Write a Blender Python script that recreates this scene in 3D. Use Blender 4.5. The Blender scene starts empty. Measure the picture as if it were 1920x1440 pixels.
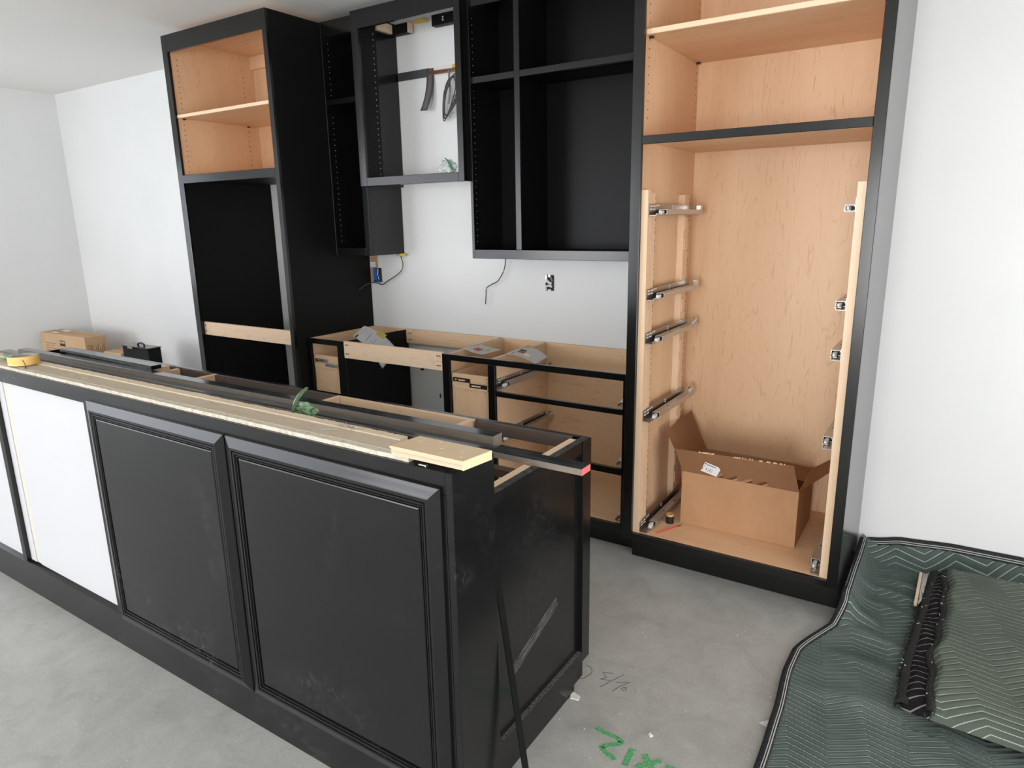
import bpy, bmesh, math, random
from mathutils import Vector, Matrix, noise
random.seed(7)
SC = bpy.context.scene
COL = SC.collection

# ------------------------------------------------------------------ camera
cam_d = bpy.data.cameras.new('camera')
cam = bpy.data.objects.new('camera', cam_d)
COL.objects.link(cam)
Rv, Uv, Fv = Vector((0.83905, 0.5438, -0.01642)), Vector((-0.11413, 0.20545, 0.97199)), Vector((-0.53194, 0.81368, -0.23445))
CAM = Vector((1.32337, -3.36691, 1.56176))
cam.matrix_world = Matrix(((Rv.x, Uv.x, -Fv.x, CAM.x), (Rv.y, Uv.y, -Fv.y, CAM.y), (Rv.z, Uv.z, -Fv.z, CAM.z), (0, 0, 0, 1)))
cam_d.sensor_width = 36.0
cam_d.lens = 36.0 * 1275.17 / 1920.0
cam_d.clip_start = 0.05
SC.camera = cam

# ------------------------------------------------------------------ light and exposure
SC.view_settings.view_transform = 'Standard'
SC.view_settings.look = 'None'
SC.view_settings.gamma = 1.0
SC.view_settings.use_curve_mapping = False
SC.view_settings.exposure = 0.09
world = bpy.data.worlds.new('daylight')
SC.world = world
world.use_nodes = True
world.node_tree.nodes['Background'].inputs[0].default_value = (0.80, 0.88, 1.0, 1)
world.node_tree.nodes['Background'].inputs[1].default_value = 2.5
SC.cycles.diffuse_bounces = 6
SC.cycles.max_bounces = 12


def area(name, loc, aim, w, h, power, col):
    d = bpy.data.lights.new(name, 'AREA')
    d.shape = 'RECTANGLE'
    d.size, d.size_y, d.energy, d.color = w, h, power, col
    o = bpy.data.objects.new(name, d)
    COL.objects.link(o)
    o.location = loc
    o.rotation_euler = Vector(aim).to_track_quat('-Z', 'Y').to_euler()
    return o


YF = -8.6      # wall behind the camera, with two wide window openings
area('front_window_light', (-4.55, YF + 0.02, 1.36), (0, 1, 0), 2.2, 2.1, 110, (0.98, 0.985, 1.0))
area('side_window_light', (-5.857, -6.20, 1.38), (1, 0, 0), 3.7, 2.2, 60, (0.98, 0.985, 1.0))
area('left_window_light', (-5.857, -2.2, 1.55), (1, 0, 0), 1.3, 1.3, 3.5, (1.0, 0.985, 0.96))
area('door_light', (1.5, YF + 0.02, 1.12), (0, 1, 0), 2.6, 2.15, 200, (1.0, 0.985, 0.955))
area('right_fill_light', (4.58, -3.0, 0.90), (-1, 0, 0), 2.3, 1.6, 60, (1.0, 0.985, 0.955))  # added fill to brighten the tall cabinet's inner left side; source unseen

# ------------------------------------------------------------------ material helpers
def mat(name, col=(0.5, 0.5, 0.5), rough=0.5, metal=0.0, spec=0.5):
    m = bpy.data.materials.new(name)
    m.use_nodes = True
    b = m.node_tree.nodes['Principled BSDF']
    b.inputs['Base Color'].default_value = (*col, 1)
    b.inputs['Roughness'].default_value = rough
    b.inputs['Metallic'].default_value = metal
    b.inputs['Specular IOR Level'].default_value = spec
    return m


class N:
    """small node-tree writer"""
    def __init__(s, m):
        s.t = m.node_tree
        s.b = s.t.nodes['Principled BSDF']
        s.co = None

    def new(s, typ, **kw):
        n = s.t.nodes.new(typ)
        for k, v in kw.items():
            setattr(n, k, v)
        return n

    def link(s, a, b):
        s.t.links.new(a, b)

    def obj(s, scale=(1, 1, 1), kind='Object', rot=(0, 0, 0)):
        if s.co is None:
            s.co = s.new('ShaderNodeTexCoord')
        mp = s.new('ShaderNodeMapping')
        mp.inputs['Scale'].default_value = scale
        mp.inputs['Rotation'].default_value = rot
        s.link(s.co.outputs[kind], mp.inputs[0])
        return mp.outputs[0]

    def noise(s, vec, scale, detail=4, rough=0.5, dist=0.0):
        n = s.new('ShaderNodeTexNoise')
        n.inputs['Scale'].default_value = scale
        n.inputs['Detail'].default_value = detail
        n.inputs['Roughness'].default_value = rough
        n.inputs['Distortion'].default_value = dist
        s.link(vec, n.inputs['Vector'])
        return n.outputs['Fac']

    def ramp(s, fac, stops):
        r = s.new('ShaderNodeValToRGB')
        e = r.color_ramp.elements
        while len(e) < len(stops):
            e.new(0.5)
        for i, (p, c) in enumerate(stops):
            e[i].position = p
            e[i].color = (*c, 1) if len(c) == 3 else c
        s.link(fac, r.inputs[0])
        return r.outputs[0]

    def mix(s, fac, a, b, mode='MIX'):
        n = s.new('ShaderNodeMixRGB', blend_type=mode)
        for inp, v in ((n.inputs[0], fac), (n.inputs[1], a), (n.inputs[2], b)):
            if hasattr(v, 'is_output'):
                s.link(v, inp)
            elif isinstance(v, (int, float)):
                inp.default_value = v
            else:
                inp.default_value = (*v, 1)
        return n.outputs[0]

    def math(s, op, a, b=None, c=None):
        n = s.new('ShaderNodeMath', operation=op)
        for i, v in enumerate((a, b, c)):
            if v is None:
                continue
            if hasattr(v, 'is_output'):
                s.link(v, n.inputs[i])
            else:
                n.inputs[i].default_value = v
        return n.outputs[0]

    def col(s, c):
        s.link(c, s.b.inputs['Base Color'])

    def bump(s, h, strength=0.2, dist=0.002):
        n = s.new('ShaderNodeBump')
        n.inputs['Strength'].default_value = strength
        n.inputs['Distance'].default_value = dist
        s.link(h, n.inputs['Height'])
        s.link(n.outputs[0], s.b.inputs['Normal'])


def wood(name, grain, base, dark, light, rough=0.42, spec=0.4, fleck=0.62):
    """veneer with the grain along axis 'x', 'y' or 'z'"""
    m = mat(name, base, rough, 0, spec)
    n = N(m)
    st = {'x': (0.10, 1, 1), 'y': (1, 0.10, 1), 'z': (1, 1, 0.10)}[grain]
    st2 = {'x': (0.13, 1, 1), 'y': (1, 0.13, 1), 'z': (1, 1, 0.13)}[grain]
    st3 = {'x': (0.3, 1, 1), 'y': (1, 0.3, 1), 'z': (1, 1, 0.3)}[grain]
    big = n.noise(n.obj(st2), 2.6, 3, 0.5, 1.0)
    fine = n.noise(n.obj(st), 130, 3, 0.65, 0.4)
    curl = n.noise(n.obj(st3), 38, 3, 0.6, 0.8)
    cath = n.noise(n.obj(st2), 5.5, 4, 0.62, 0.35)
    band = n.math('FRACT', n.math('MULTIPLY', cath, 16.0))
    band = n.math('ABSOLUTE', n.math('SUBTRACT', band, 0.5))
    line = n.ramp(band, [(0.0, (1, 1, 1)), (0.10, (0, 0, 0))])
    brk = n.ramp(n.noise(n.obj(st3), 30, 3, 0.6, 0.3), [(0.36, (0, 0, 0)), (0.66, (1, 1, 1))])
    c = n.ramp(big, [(0.3, dark), (0.5, base), (0.72, light)])
    c = n.mix(n.math('MULTIPLY', fine, 0.42), c, dark)
    c = n.mix(n.math('MULTIPLY', curl, 0.22), c, light)
    f = n.math('MULTIPLY', n.math('MULTIPLY', line, brk), fleck)
    c = n.mix(f, c, (dark[0] * .80, dark[1] * .68, dark[2] * .56))
    n.col(c)
    return m


MP = dict(base=(0.78, 0.535, 0.335), dark=(0.68, 0.43, 0.255), light=(0.84, 0.605, 0.40))
maple_z = wood('maple_vertical', 'z', **MP)
maple_x = wood('maple_horizontal', 'x', **MP)
maple_y = wood('maple_depth', 'y', **MP)
MPL = dict(base=(0.82, 0.60, 0.41), dark=(0.73, 0.50, 0.325), light=(0.87, 0.68, 0.50))
pale_x = wood('pale_maple_horizontal', 'x', **MPL, fleck=0.6)
pale_z = wood('pale_maple_vertical', 'z', **MPL, fleck=0.25)
pale_y = wood('pale_maple_depth', 'y', **MPL, fleck=0.25)
raw_stain = wood('stained_raw_edge', 'x', base=(0.13, 0.098, 0.082), dark=(0.08, 0.062, 0.053), light=(0.18, 0.14, 0.12), rough=0.7, spec=0.2)
raw_edge = wood('planed_grey_edge', 'x', base=(0.30, 0.25, 0.21), dark=(0.20, 0.165, 0.14), light=(0.40, 0.34, 0.29), rough=0.3, spec=0.5)

black = mat('black_satin_paint', (0.0060, 0.0062, 0.0060), 0.18, 0, 0.46)
n = N(black)
n.bump(n.noise(n.obj(), 350, 2), 0.04, 0.001)
flat_black = mat('flat_black', (0.0055, 0.006, 0.0055), 0.5, 0, 0.16)
n = N(flat_black)
n.bump(n.noise(n.obj(), 300, 2), 0.05, 0.001)


back_black = mat('black_back_panel', (0.0055, 0.0058, 0.0056), 0.36, 0, 0.14)
def dusty(name, amount, scale, thr, streak=None):
    m = mat(name, (0.006, 0.006, 0.0064), 0.19, 0, 0.36)
    n = N(m)
    patch = n.ramp(n.noise(n.obj(), scale, 3, 0.6, 0.5), [(thr, (0, 0, 0)), (thr + 0.22, (1, 1, 1))])
    speck = n.ramp(n.noise(n.obj(), 45, 4, 0.7, 0.8), [(0.45, (0, 0, 0)), (0.8, (1, 1, 1))])
    f = n.math('MULTIPLY', n.math('MULTIPLY', patch, speck), amount)
    if streak:
        # one scuffed streak in the y-z plane: start, end, half width
        (ya, za), (yb, zb), hw = streak
        L_ = math.hypot(yb - ya, zb - za)
        cy, cz = (yb - ya) / L_, (zb - za) / L_
        sp = n.new('ShaderNodeSeparateXYZ')
        n.link(n.obj(), sp.inputs[0])
        dy, dz = n.math('SUBTRACT', sp.outputs[1], ya), n.math('SUBTRACT', sp.outputs[2], za)
        t = n.math('ADD', n.math('MULTIPLY', dy, cy / L_), n.math('MULTIPLY', dz, cz / L_))
        q = n.math('SUBTRACT', n.math('MULTIPLY', dz, cy), n.math('MULTIPLY', dy, cz))
        mk = n.math('MULTIPLY', n.math('LESS_THAN', n.math('ABSOLUTE', n.math('SUBTRACT', t, .5)), .5), n.math('LESS_THAN', n.math('ABSOLUTE', q), hw))
        cb = n.new('ShaderNodeCombineXYZ')
        n.link(n.math('MULTIPLY', t, 2.2), cb.inputs[0])
        n.link(n.math('MULTIPLY', q, 110.0), cb.inputs[1])
        lines = n.ramp(n.noise(cb.outputs[0], 2.2, 3, 0.7), [(0.42, (0, 0, 0)), (0.75, (1, 1, 1))])
        f = n.math('MAXIMUM', f, n.math('MULTIPLY', n.math('MULTIPLY', mk, lines), 0.75))
    c = n.mix(f, (0.007, 0.007, 0.0074), (0.26, 0.26, 0.255))
    n.col(c)
    n.link(n.math('ADD', n.math('MULTIPLY', f, 0.9), 0.19), n.b.inputs['Roughness'])
    return m


black_dusty = dusty('black_paint_with_smudges', 0.30, 2.6, 0.54)
black_scuffed = dusty('black_paint_scuffed', 0.16, 3.0, 0.56, ((-.045, .290), (.225, .384), .020))
sawdusty = mat('black_paint_under_sawdust', (0.02, 0.02, 0.02), 0.6)
n = N(sawdusty)
n.col(n.ramp(n.noise(n.obj(), 160, 4, 0.7), [(0.40, (0.015, 0.015, 0.015)), (0.66, (0.24, 0.23, 0.215))]))

dusty_top = mat('dusty_black_top', (0.03, 0.03, 0.03), 0.7)
n = N(dusty_top)
n.col(n.ramp(n.noise(n.obj(), 60, 4, 0.7), [(0.40, (0.016, 0.016, 0.016)), (0.75, (0.12, 0.115, 0.11))]))
wall_m = mat('white_wall_paint', (0.80, 0.81, 0.82), 0.42, 0, 0.4)
n = N(wall_m)
n.col(n.ramp(n.noise(n.obj(), 1.3, 3), [(0.35, (0.75, 0.755, 0.755)), (0.7, (0.79, 0.792, 0.79))]))
n.bump(n.noise(n.obj(), 160, 2), 0.06, 0.001)
ceil_m = mat('ceiling_paint', (0.86, 0.85, 0.82), 0.8, 0, 0.2)
n = N(ceil_m)
n.bump(n.noise(n.obj(), 120, 2), 0.05, 0.001)
primed = mat('white_primed_board', (0.57, 0.57, 0.59), 0.5, 0, 0.3)
n = N(primed)
sm = n.ramp(n.noise(n.obj((1, 1, 1)), 5.5, 4, 0.6, 1.5), [(0.66, (0, 0, 0)), (0.80, (1, 1, 1))])
n.col(n.mix(n.math('MULTIPLY', sm, 0.18), (0.57, 0.57, 0.59), (0.33, 0.45, 0.45)))
beige_edge = mat('beige_board', (0.60, 0.57, 0.50), 0.8)

conc = mat('concrete', (0.3, 0.29, 0.28), 0.55, 0, 0.4)
n = N(conc)
a = n.noise(n.obj(), 1.3, 5, 0.6, 1.2)
b = n.noise(n.obj(), 9, 6, 0.65, 0.8)
c_ = n.noise(n.obj(), 130, 3, 0.6)
base = n.ramp(a, [(0.30, (0.36, 0.335, 0.305)), (0.5, (0.43, 0.415, 0.39)), (0.72, (0.50, 0.49, 0.47))])
base = n.mix(0.6, base, n.ramp(b, [(0.30, (0.29, 0.28, 0.265)), (0.5, (0.43, 0.415, 0.395)), (0.75, (0.55, 0.535, 0.515))]))
base = n.mix(0.25, base, n.ramp(c_, [(0.35, (0.30, 0.29, 0.275)), (0.7, (0.54, 0.53, 0.51))]))
sc1 = n.ramp(n.noise(n.obj((0.5, 9, 1), rot=(0, 0, 0.7)), 16, 3, 0.6, 0.5), [(0.70, (0, 0, 0)), (0.76, (1, 1, 1))])
sc2 = n.ramp(n.noise(n.obj((8, 0.5, 1), rot=(0, 0, 0.35)), 14, 3, 0.6, 0.5), [(0.71, (0, 0, 0)), (0.77, (1, 1, 1))])
base = n.mix(n.math('MULTIPLY', sc1, 0.45), base, (0.64, 0.63, 0.61))
base = n.mix(n.math('MULTIPLY', sc2, 0.40), base, (0.64, 0.63, 0.61))
v = n.new('ShaderNodeTexVoronoi')
v.inputs['Scale'].default_value = 14
n.link(n.obj(), v.inputs['Vector'])
spk = n.ramp(v.outputs['Distance'], [(0.03, (1, 1, 1)), (0.055, (0, 0, 0))])
base = n.mix(n.math('MULTIPLY', spk, 0.5), base, (0.72, 0.72, 0.70))
base = n.mix(1.0, base, (0.97, 1.0, 1.0), 'MULTIPLY')
n.col(base)
n.link(n.ramp(b, [(0.3, (0.42, 0.42, 0.42)), (0.7, (0.62, 0.62, 0.62))]), n.b.inputs['Roughness'])
n.bump(b, 0.12, 0.003)

zinc = mat('zinc_steel', (0.58, 0.58, 0.575), 0.34, 0.9)
zinc_dark = mat('zinc_steel_dull', (0.42, 0.40, 0.38), 0.34, 1.0)
chrome = mat('bright_metal', (0.8, 0.8, 0.8), 0.15, 1.0)
white_pl = mat('white_plastic', (0.75, 0.75, 0.74), 0.4)
black_pl = mat('black_plastic', (0.012, 0.012, 0.012), 0.4)
brass_m = mat('brass_lid', (0.85, 0.62, 0.28), 0.3, 0.6)
pin_dark = mat('drilled_hole', (0.10, 0.055, 0.03), 0.9)
pin_light = mat('bare_pin_hole', (0.34, 0.33, 0.31), 0.7)
red_pl = mat('red_plastic', (0.75, 0.07, 0.045), 0.35)
pink = mat('pink_paint', (0.85, 0.18, 0.17), 0.6)
yellow_tape = mat('yellow_masking_tape', (0.86, 0.69, 0.22), 0.6)
tape_y = mat('roll_yellow', (0.80, 0.50, 0.13), 0.55)
n = N(tape_y)
n.col(n.ramp(n.noise(n.obj((1, 1, 6)), 14, 3), [(0.35, (0.76, 0.46, 0.11)), (0.7, (0.86, 0.60, 0.22))]))
tape_core = mat('tape_side', (0.50, 0.45, 0.38), 0.8)
foam = mat('yellow_foam', (0.72, 0.52, 0.10), 0.8)
blue_pl = mat('blue_box_plastic', (0.015, 0.13, 0.52), 0.35)
stud_m = wood('raw_stud', 'z', base=(0.52, 0.33, 0.21), dark=(0.40, 0.24, 0.15), light=(0.62, 0.43, 0.30), rough=0.7)
copper = mat('copper_pipe', (0.50, 0.27, 0.18), 0.35, 0.7)
drywall_torn = mat('torn_drywall', (0.72, 0.71, 0.68), 0.9)
wire_brown = mat('brown_cable', (0.055, 0.04, 0.035), 0.45)
wire_grey = mat('grey_cable', (0.30, 0.28, 0.26), 0.5)
dark_metal = mat('dark_flashing', (0.075, 0.08, 0.08), 0.45, 0.4)
light_metal = mat('flashing_face', (0.30, 0.29, 0.29), 0.4, 0.5)
green_film = mat('green_film', (0.30, 0.50, 0.29), 0.25, 0, 0.6)
green_film.node_tree.nodes['Principled BSDF'].inputs['Transmission Weight'].default_value = 0.45
clear_film = mat('clear_film', (0.85, 0.88, 0.87), 0.2, 0, 0.6)
clear_film.node_tree.nodes['Principled BSDF'].inputs['Transmission Weight'].default_value = 0.6
green_band = mat('green_band', (0.08, 0.36, 0.20), 0.35)
green_paint = mat('green_marking_paint', (0.06, 0.30, 0.105), 0.75)
n = N(green_paint)
n.col(n.ramp(n.noise(n.obj(), 120, 3), [(0.35, (0.06, 0.29, 0.10)), (0.7, (0.17, 0.46, 0.22))]))
pencil_m = mat('pencil_line', (0.12, 0.115, 0.11), 0.8)
white_chip = mat('white_chip', (0.78, 0.77, 0.74), 0.8)

card = mat('cardboard', (0.40, 0.235, 0.13), 0.85, 0, 0.2)
n = N(card)
n.col(n.mix(n.math('MULTIPLY', n.noise(n.obj((1, 1, 0.3)), 55, 3), 0.45), n.ramp(n.noise(n.obj(), 4, 3), [(0.3, (0.44, 0.24, 0.125)), (0.7, (0.53, 0.30, 0.165))]), (0.36, 0.19, 0.10)))
card_in = mat('cardboard_inside', (0.34, 0.19, 0.10), 0.9, 0, 0.2)
card_edge = mat('cardboard_torn_edge', (0.62, 0.43, 0.27), 0.9)
card_far = mat('pale_cardboard', (0.50, 0.33, 0.20), 0.85, 0, 0.2)
n = N(card_far)
n.col(n.ramp(n.noise(n.obj(), 6, 3), [(0.3, (0.46, 0.30, 0.175)), (0.7, (0.54, 0.37, 0.225))]))
card_ink = mat('brown_print', (0.30, 0.17, 0.095), 0.85)
ink_black = mat('black_print', (0.03, 0.027, 0.022), 0.8)
ink_grey = mat('grey_print', (0.25, 0.25, 0.26), 0.8)
ink_red = mat('brick_red_print', (0.36, 0.085, 0.05), 0.8)
ink_blue = mat('faint_blue_print', (0.40, 0.44, 0.56), 0.8)
label_white = mat('white_label', (0.80, 0.80, 0.80), 0.55)
paper_m = mat('white_paper', (0.90, 0.90, 0.91), 0.75, 0, 0.2)
yellow_mark = mat('yellow_highlight', (0.84, 0.80, 0.52), 0.7)

ply = wood('worn_plywood', 'x', base=(0.56, 0.475, 0.37), dark=(0.49, 0.40, 0.30), light=(0.62, 0.54, 0.44), rough=0.8, spec=0.2, fleck=0.7)
n = N(ply)
bc = ply.node_tree.nodes['Principled BSDF'].inputs['Base Color'].links[0].from_socket
sp1 = n.ramp(n.noise(n.obj((1, 1, 1)), 48, 4, 0.7, 1.0), [(0.60, (0, 0, 0)), (0.70, (1, 1, 1))])
sp2 = n.ramp(n.noise(n.obj((1.0, 0.5, 1), rot=(0, 0, 0.5)), 12, 4, 0.7, 2.0), [(0.495, (0, 0, 0)), (0.50, (1, 1, 1)), (0.505, (0, 0, 0))])
n.col(n.mix(n.math('MULTIPLY', sp2, 0.5), n.mix(n.math('MULTIPLY', sp1, 0.5), bc, (0.26, 0.20, 0.14)), (0.22, 0.15, 0.10)))
ply_pale = wood('torn_plywood', 'x', base=(0.70, 0.59, 0.45), dark=(0.60, 0.49, 0.36), light=(0.76, 0.66, 0.53), rough=0.85, spec=0.15, fleck=0.2)
ply_white = mat('chalky_edge', (0.62, 0.58, 0.50), 0.9)
n = N(ply_white)
n.col(n.ramp(n.noise(n.obj(), 60, 4, 0.7), [(0.30, (0.44, 0.39, 0.31)), (0.6, (0.64, 0.59, 0.50))]))
scrap_m = wood('scrap_maple', 'x', base=(0.70, 0.53, 0.36), dark=(0.63, 0.46, 0.30), light=(0.76, 0.60, 0.43), rough=0.45, fleck=0.1)
scrap_end = mat('scrap_sawn_end', (0.84, 0.68, 0.42), 0.7)
layer_pink = mat('plywood_layers', (0.68, 0.46, 0.36), 0.7)

blue_board = mat('black_board_dust_and_sheen', (0.03, 0.032, 0.035), 0.12, 0, 0.9)
n = N(blue_board)
n.col(n.ramp(n.noise(n.obj((0.4, 3, 3)), 18, 4, 0.6), [(0.4, (0.025, 0.027, 0.03)), (0.8, (0.10, 0.108, 0.118))]))  # dust tone, lightened grey-blue to stand in for the wall's reflection


def quilt(name, base, dark, thread, spacing, amp, lam, dashes=True):
    m = mat(name, base, 0.9, 0, 0.1)
    n = N(m)
    uv = n.obj(kind='UV')
    sp = n.new('ShaderNodeSeparateXYZ')
    n.link(uv, sp.inputs[0])
    u, vv = sp.outputs[0], sp.outputs[1]
    tri = n.math('PINGPONG', u, lam)
    
    ph = n.math('DIVIDE', n.math('ADD', vv, n.math('MULTIPLY', tri, amp / lam)), spacing)
    d = n.math('ABSOLUTE', n.math('SUBTRACT', n.math('FRACT', ph), 0.5))
    ln = n.math('GREATER_THAN', d, 0.438)
    if dashes:
        ln = n.math('MULTIPLY', ln, n.math('ADD', 0.62, n.math('MULTIPLY', 0.38, n.math('GREATER_THAN', n.math('FRACT', n.math('MULTIPLY', u, 110.0)), 0.3))))
    cl = n.ramp(n.noise(n.obj(), 5, 4, 0.6), [(0.3, dark), (0.7, base)])
    cl = n.mix(n.math('MULTIPLY', n.noise(n.obj(), 220, 2), 0.5), cl, dark)
    n.col(n.mix(ln, cl, thread))
    n.bump(n.noise(n.obj(), 420, 2), 0.25, 0.002)
    return m


QG, QO, QB = (0.0245, 0.046, 0.112), (0.028, 0.046, 0.105), (0.034, 0.02, 0.05)
quilt_green = quilt('green_quilted_cloth', (0.118, 0.150, 0.136), (0.070, 0.094, 0.085), (0.40, 0.45, 0.41), *QG)
quilt_olive = quilt('grey_green_quilted_cloth', (0.124, 0.142, 0.116), (0.078, 0.093, 0.075), (0.36, 0.40, 0.34), *QO)
quilt_black = quilt('black_quilted_cloth', (0.020, 0.019, 0.020), (0.012, 0.011, 0.012), (0.24, 0.23, 0.22), *QB, False)
binding = mat('black_binding', (0.028, 0.028, 0.03), 0.9, 0, 0.1)
n = N(binding)
sp = n.new('ShaderNodeSeparateXYZ')
n.link(n.obj(kind='UV'), sp.inputs[0])
w = sp.outputs[1]
l1 = n.math('LESS_THAN', n.math('ABSOLUTE', n.math('SUBTRACT', w, 0.56)), 0.05)
l2 = n.math('LESS_THAN', n.math('ABSOLUTE', n.math('SUBTRACT', w, 0.80)), 0.05)
n.col(n.mix(n.math('MAXIMUM', l1, l2), n.ramp(n.noise(n.obj(), 180, 3), [(0.35, (0.018, 0.018, 0.02)), (0.75, (0.06, 0.06, 0.064))]), (0.42, 0.42, 0.40)))
frayed = mat('frayed_binding', (0.06, 0.058, 0.055), 0.95, 0, 0.1)
n = N(frayed)
n.col(n.ramp(n.noise(n.obj(), 260, 4, 0.7), [(0.4, (0.022, 0.022, 0.022)), (0.62, (0.06, 0.058, 0.055)), (0.8, (0.26, 0.255, 0.24))]))

# ------------------------------------------------------------------ geometry helpers
class MB:
    def __init__(s):
        s.bm = bmesh.new()

    def box(s, x0, x1, y0, y1, z0, z1, bev=0.0, seg=1):
        vs = [s.bm.verts.new((x, y, z)) for x in (x0, x1) for y in (y0, y1) for z in (z0, z1)]
        fs = []
        for q in ((0, 1, 3, 2), (4, 6, 7, 5), (0, 4, 5, 1), (2, 3, 7, 6), (0, 2, 6, 4), (1, 5, 7, 3)):
            fs.append(s.bm.faces.new([vs[i] for i in q]))
        if bev > 0:
            es = list({e for f in fs for e in f.edges})
            bmesh.ops.bevel(s.bm, geom=es, offset=bev, segments=seg, affect='EDGES', profile=0.5)
        return s

    def prism(s, pts, axis, a, b):
        """extrude a 2-D outline along an axis; pts are the two other coordinates in xyz order"""
        def P(p, t):
            return {'x': (t, p[0], p[1]), 'y': (p[0], t, p[1]), 'z': (p[0], p[1], t)}[axis]
        A = [s.bm.verts.new(P(p, a)) for p in pts]
        B = [s.bm.verts.new(P(p, b)) for p in pts]
        k = len(pts)
        s.bm.faces.new(A)
        s.bm.faces.new(B[::-1])
        for i in range(k):
            s.bm.faces.new((A[i], B[i], B[(i + 1) % k], A[(i + 1) % k]))
        return s

    def tube(s, pts, r, k=8, r1=None):
        pts = [Vector(p) for p in pts]
        rings = []
        for i, p in enumerate(pts):
            t = (pts[min(i + 1, len(pts) - 1)] - pts[max(i - 1, 0)]).normalized()
            ref = Vector((0, 0, 1)) if abs(t.z) < 0.9 else Vector((1, 0, 0))
            a = t.cross(ref).normalized()
            b = t.cross(a)
            rr = r if r1 is None else r + (r1 - r) * i / (len(pts) - 1)
            rings.append([s.bm.verts.new(p + a * rr * math.cos(2 * math.pi * j / k) + b * rr * math.sin(2 * math.pi * j / k)) for j in range(k)])
        for A, B in zip(rings, rings[1:]):
            for j in range(k):
                s.bm.faces.new((A[j], B[j], B[(j + 1) % k], A[(j + 1) % k]))
        s.bm.faces.new(rings[0])
        s.bm.faces.new(rings[-1][::-1])
        return s

    def cyl(s, c, r, h, axis='z', k=20, r2=None):
        c = Vector(c)
        d = {'x': Vector((1, 0, 0)), 'y': Vector((0, 1, 0)), 'z': Vector((0, 0, 1))}[axis]
        return s.tube([c, c + d * h], r, k, r2)

    def quad(s, a, b, c, d):
        s.bm.faces.new([s.bm.verts.new(p) for p in (a, b, c, d)])
        return s

    def grid(s, nx, ny, f, thick=0.0):
        V = [[s.bm.verts.new(f(i / nx, j / ny)) for j in range(ny + 1)] for i in range(nx + 1)]
        uv = s.bm.loops.layers.uv.verify()
        for i in range(nx):
            for j in range(ny):
                fc = s.bm.faces.new((V[i][j], V[i + 1][j], V[i + 1][j + 1], V[i][j + 1]))
                for lp, (a, b) in zip(fc.loops, ((i, j), (i + 1, j), (i + 1, j + 1), (i, j + 1))):
                    lp[uv].uv = (a / nx, b / ny)
        if thick:
            bmesh.ops.solidify(s.bm, geom=list(s.bm.faces), thickness=thick)
        return s


def root_of(o):
    while o.parent:
        o = o.parent
    return o


def obj(name, mb, m, parent=None, smooth=False, label=None):
    bm = mb.bm
    bmesh.ops.recalc_face_normals(bm, faces=list(bm.faces))
    if parent is not None:
        off = Vector((0, 0, 0))
        p = parent
        while p:
            off += p.location
            p = p.parent
        bmesh.ops.translate(bm, verts=list(bm.verts), vec=-off)
    me = bpy.data.meshes.new(name)
    bm.to_mesh(me)
    bm.free()
    me.materials.append(m)
    if smooth:
        for p in me.polygons:
            p.use_smooth = True
    o = bpy.data.objects.new(name, me)
    COL.objects.link(o)
    if parent is not None:
        o.parent = parent
    if label:
        o['label'] = label
    return o


def tag(o, label, cat, group=None, kind=None):
    o['label'] = label
    o['category'] = cat
    if group:
        o['group'] = group
    if kind:
        o['kind'] = kind
    return o


def thing(name, loc, label, cat, group=None):
    o = bpy.data.objects.new(name, None)
    o.empty_display_size = 0.05
    COL.objects.link(o)
    o.location = loc
    return tag(o, label, cat, group)


def struct(name, mb, m):
    o = obj(name, mb, m)
    o['kind'] = 'structure'
    return o


def bx(*a, **k):
    return MB().box(*a, **k)


def copy_tree(o, parent):
    c = o.copy()
    COL.objects.link(c)
    c.parent = parent
    for ch in o.children:
        copy_tree(ch, c)
    return c


EB = 0.0016   # eased edges on painted frames
def frame(parent, name, x0, x1, yf, z0, z1, t=0.019, m=None):
    return obj(name, bx(x0, x1, yf, yf + t, z0, z1, bev=EB), m or black, parent)


def pin_holes(parent, rows, m, face=0.0012, r=0.0028):
    """rows: (x of face, y, z0, z1, normal sign)"""
    mb = MB()
    for x, y, z0, z1, sg in rows:
        z = z0
        while z < z1:
            mb.cyl((x - 0.003 * sg, y, z), r, 0.003 * sg + face * sg, 'x', 8)
            z += 0.032
    o = obj('pin_holes', mb, m, parent)
    o['kind'] = 'stuff'
    return o


# ------------------------------------------------------------------ the room
XL, XR, ZC = -5.877, 4.6, 2.757
struct('floor', bx(XL - 0.1, XR + 0.1, YF - 0.1, 0.12, -0.12, 0.0), conc)
struct('ceiling', bx(XL - 0.1, XR + 0.1, YF - 0.1, 0.12, ZC, ZC + 0.1), ceil_m)
struct('wall_back', bx(XL - 0.1, XR + 0.1, 0.0, 0.1, 0.0, ZC), wall_m)
def wall_with_openings(name, axis, lo, hi, fixed0, fixed1, holes):
    mb = MB()
    cuts = [lo] + [v_ for h in holes for v_ in h[:2]] + [hi]
    def add(a, b, z0, z1):
        if axis == 'x':
            mb.box(a, b, fixed0, fixed1, z0, z1)
        else:
            mb.box(fixed0, fixed1, a, b, z0, z1)
    for k_ in range(0, len(cuts), 2):
        add(cuts[k_], cuts[k_ + 1], 0, ZC)
    for a, b, z0, z1 in holes:
        if z0 > 0:
            add(a, b, 0, z0)
        add(a, b, z1, ZC)
    struct(name, mb, wall_m)
wall_with_openings('wall_left', 'y', YF, 0.0, XL - 0.1, XL, [(-8.1, -4.3, .25, 2.50), (-2.85, -1.55, .90, 2.20)])
wall_with_openings('wall_right', 'y', YF, 0.0, XR, XR + 0.1, [(-4.20, -1.80, .08, 1.75)])
wall_with_openings('wall_front', 'x', XL, XR, YF - 0.1, YF, [(-5.7, -3.4, .28, 2.44), (0.2, 2.8, 0, 2.2)])
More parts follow.
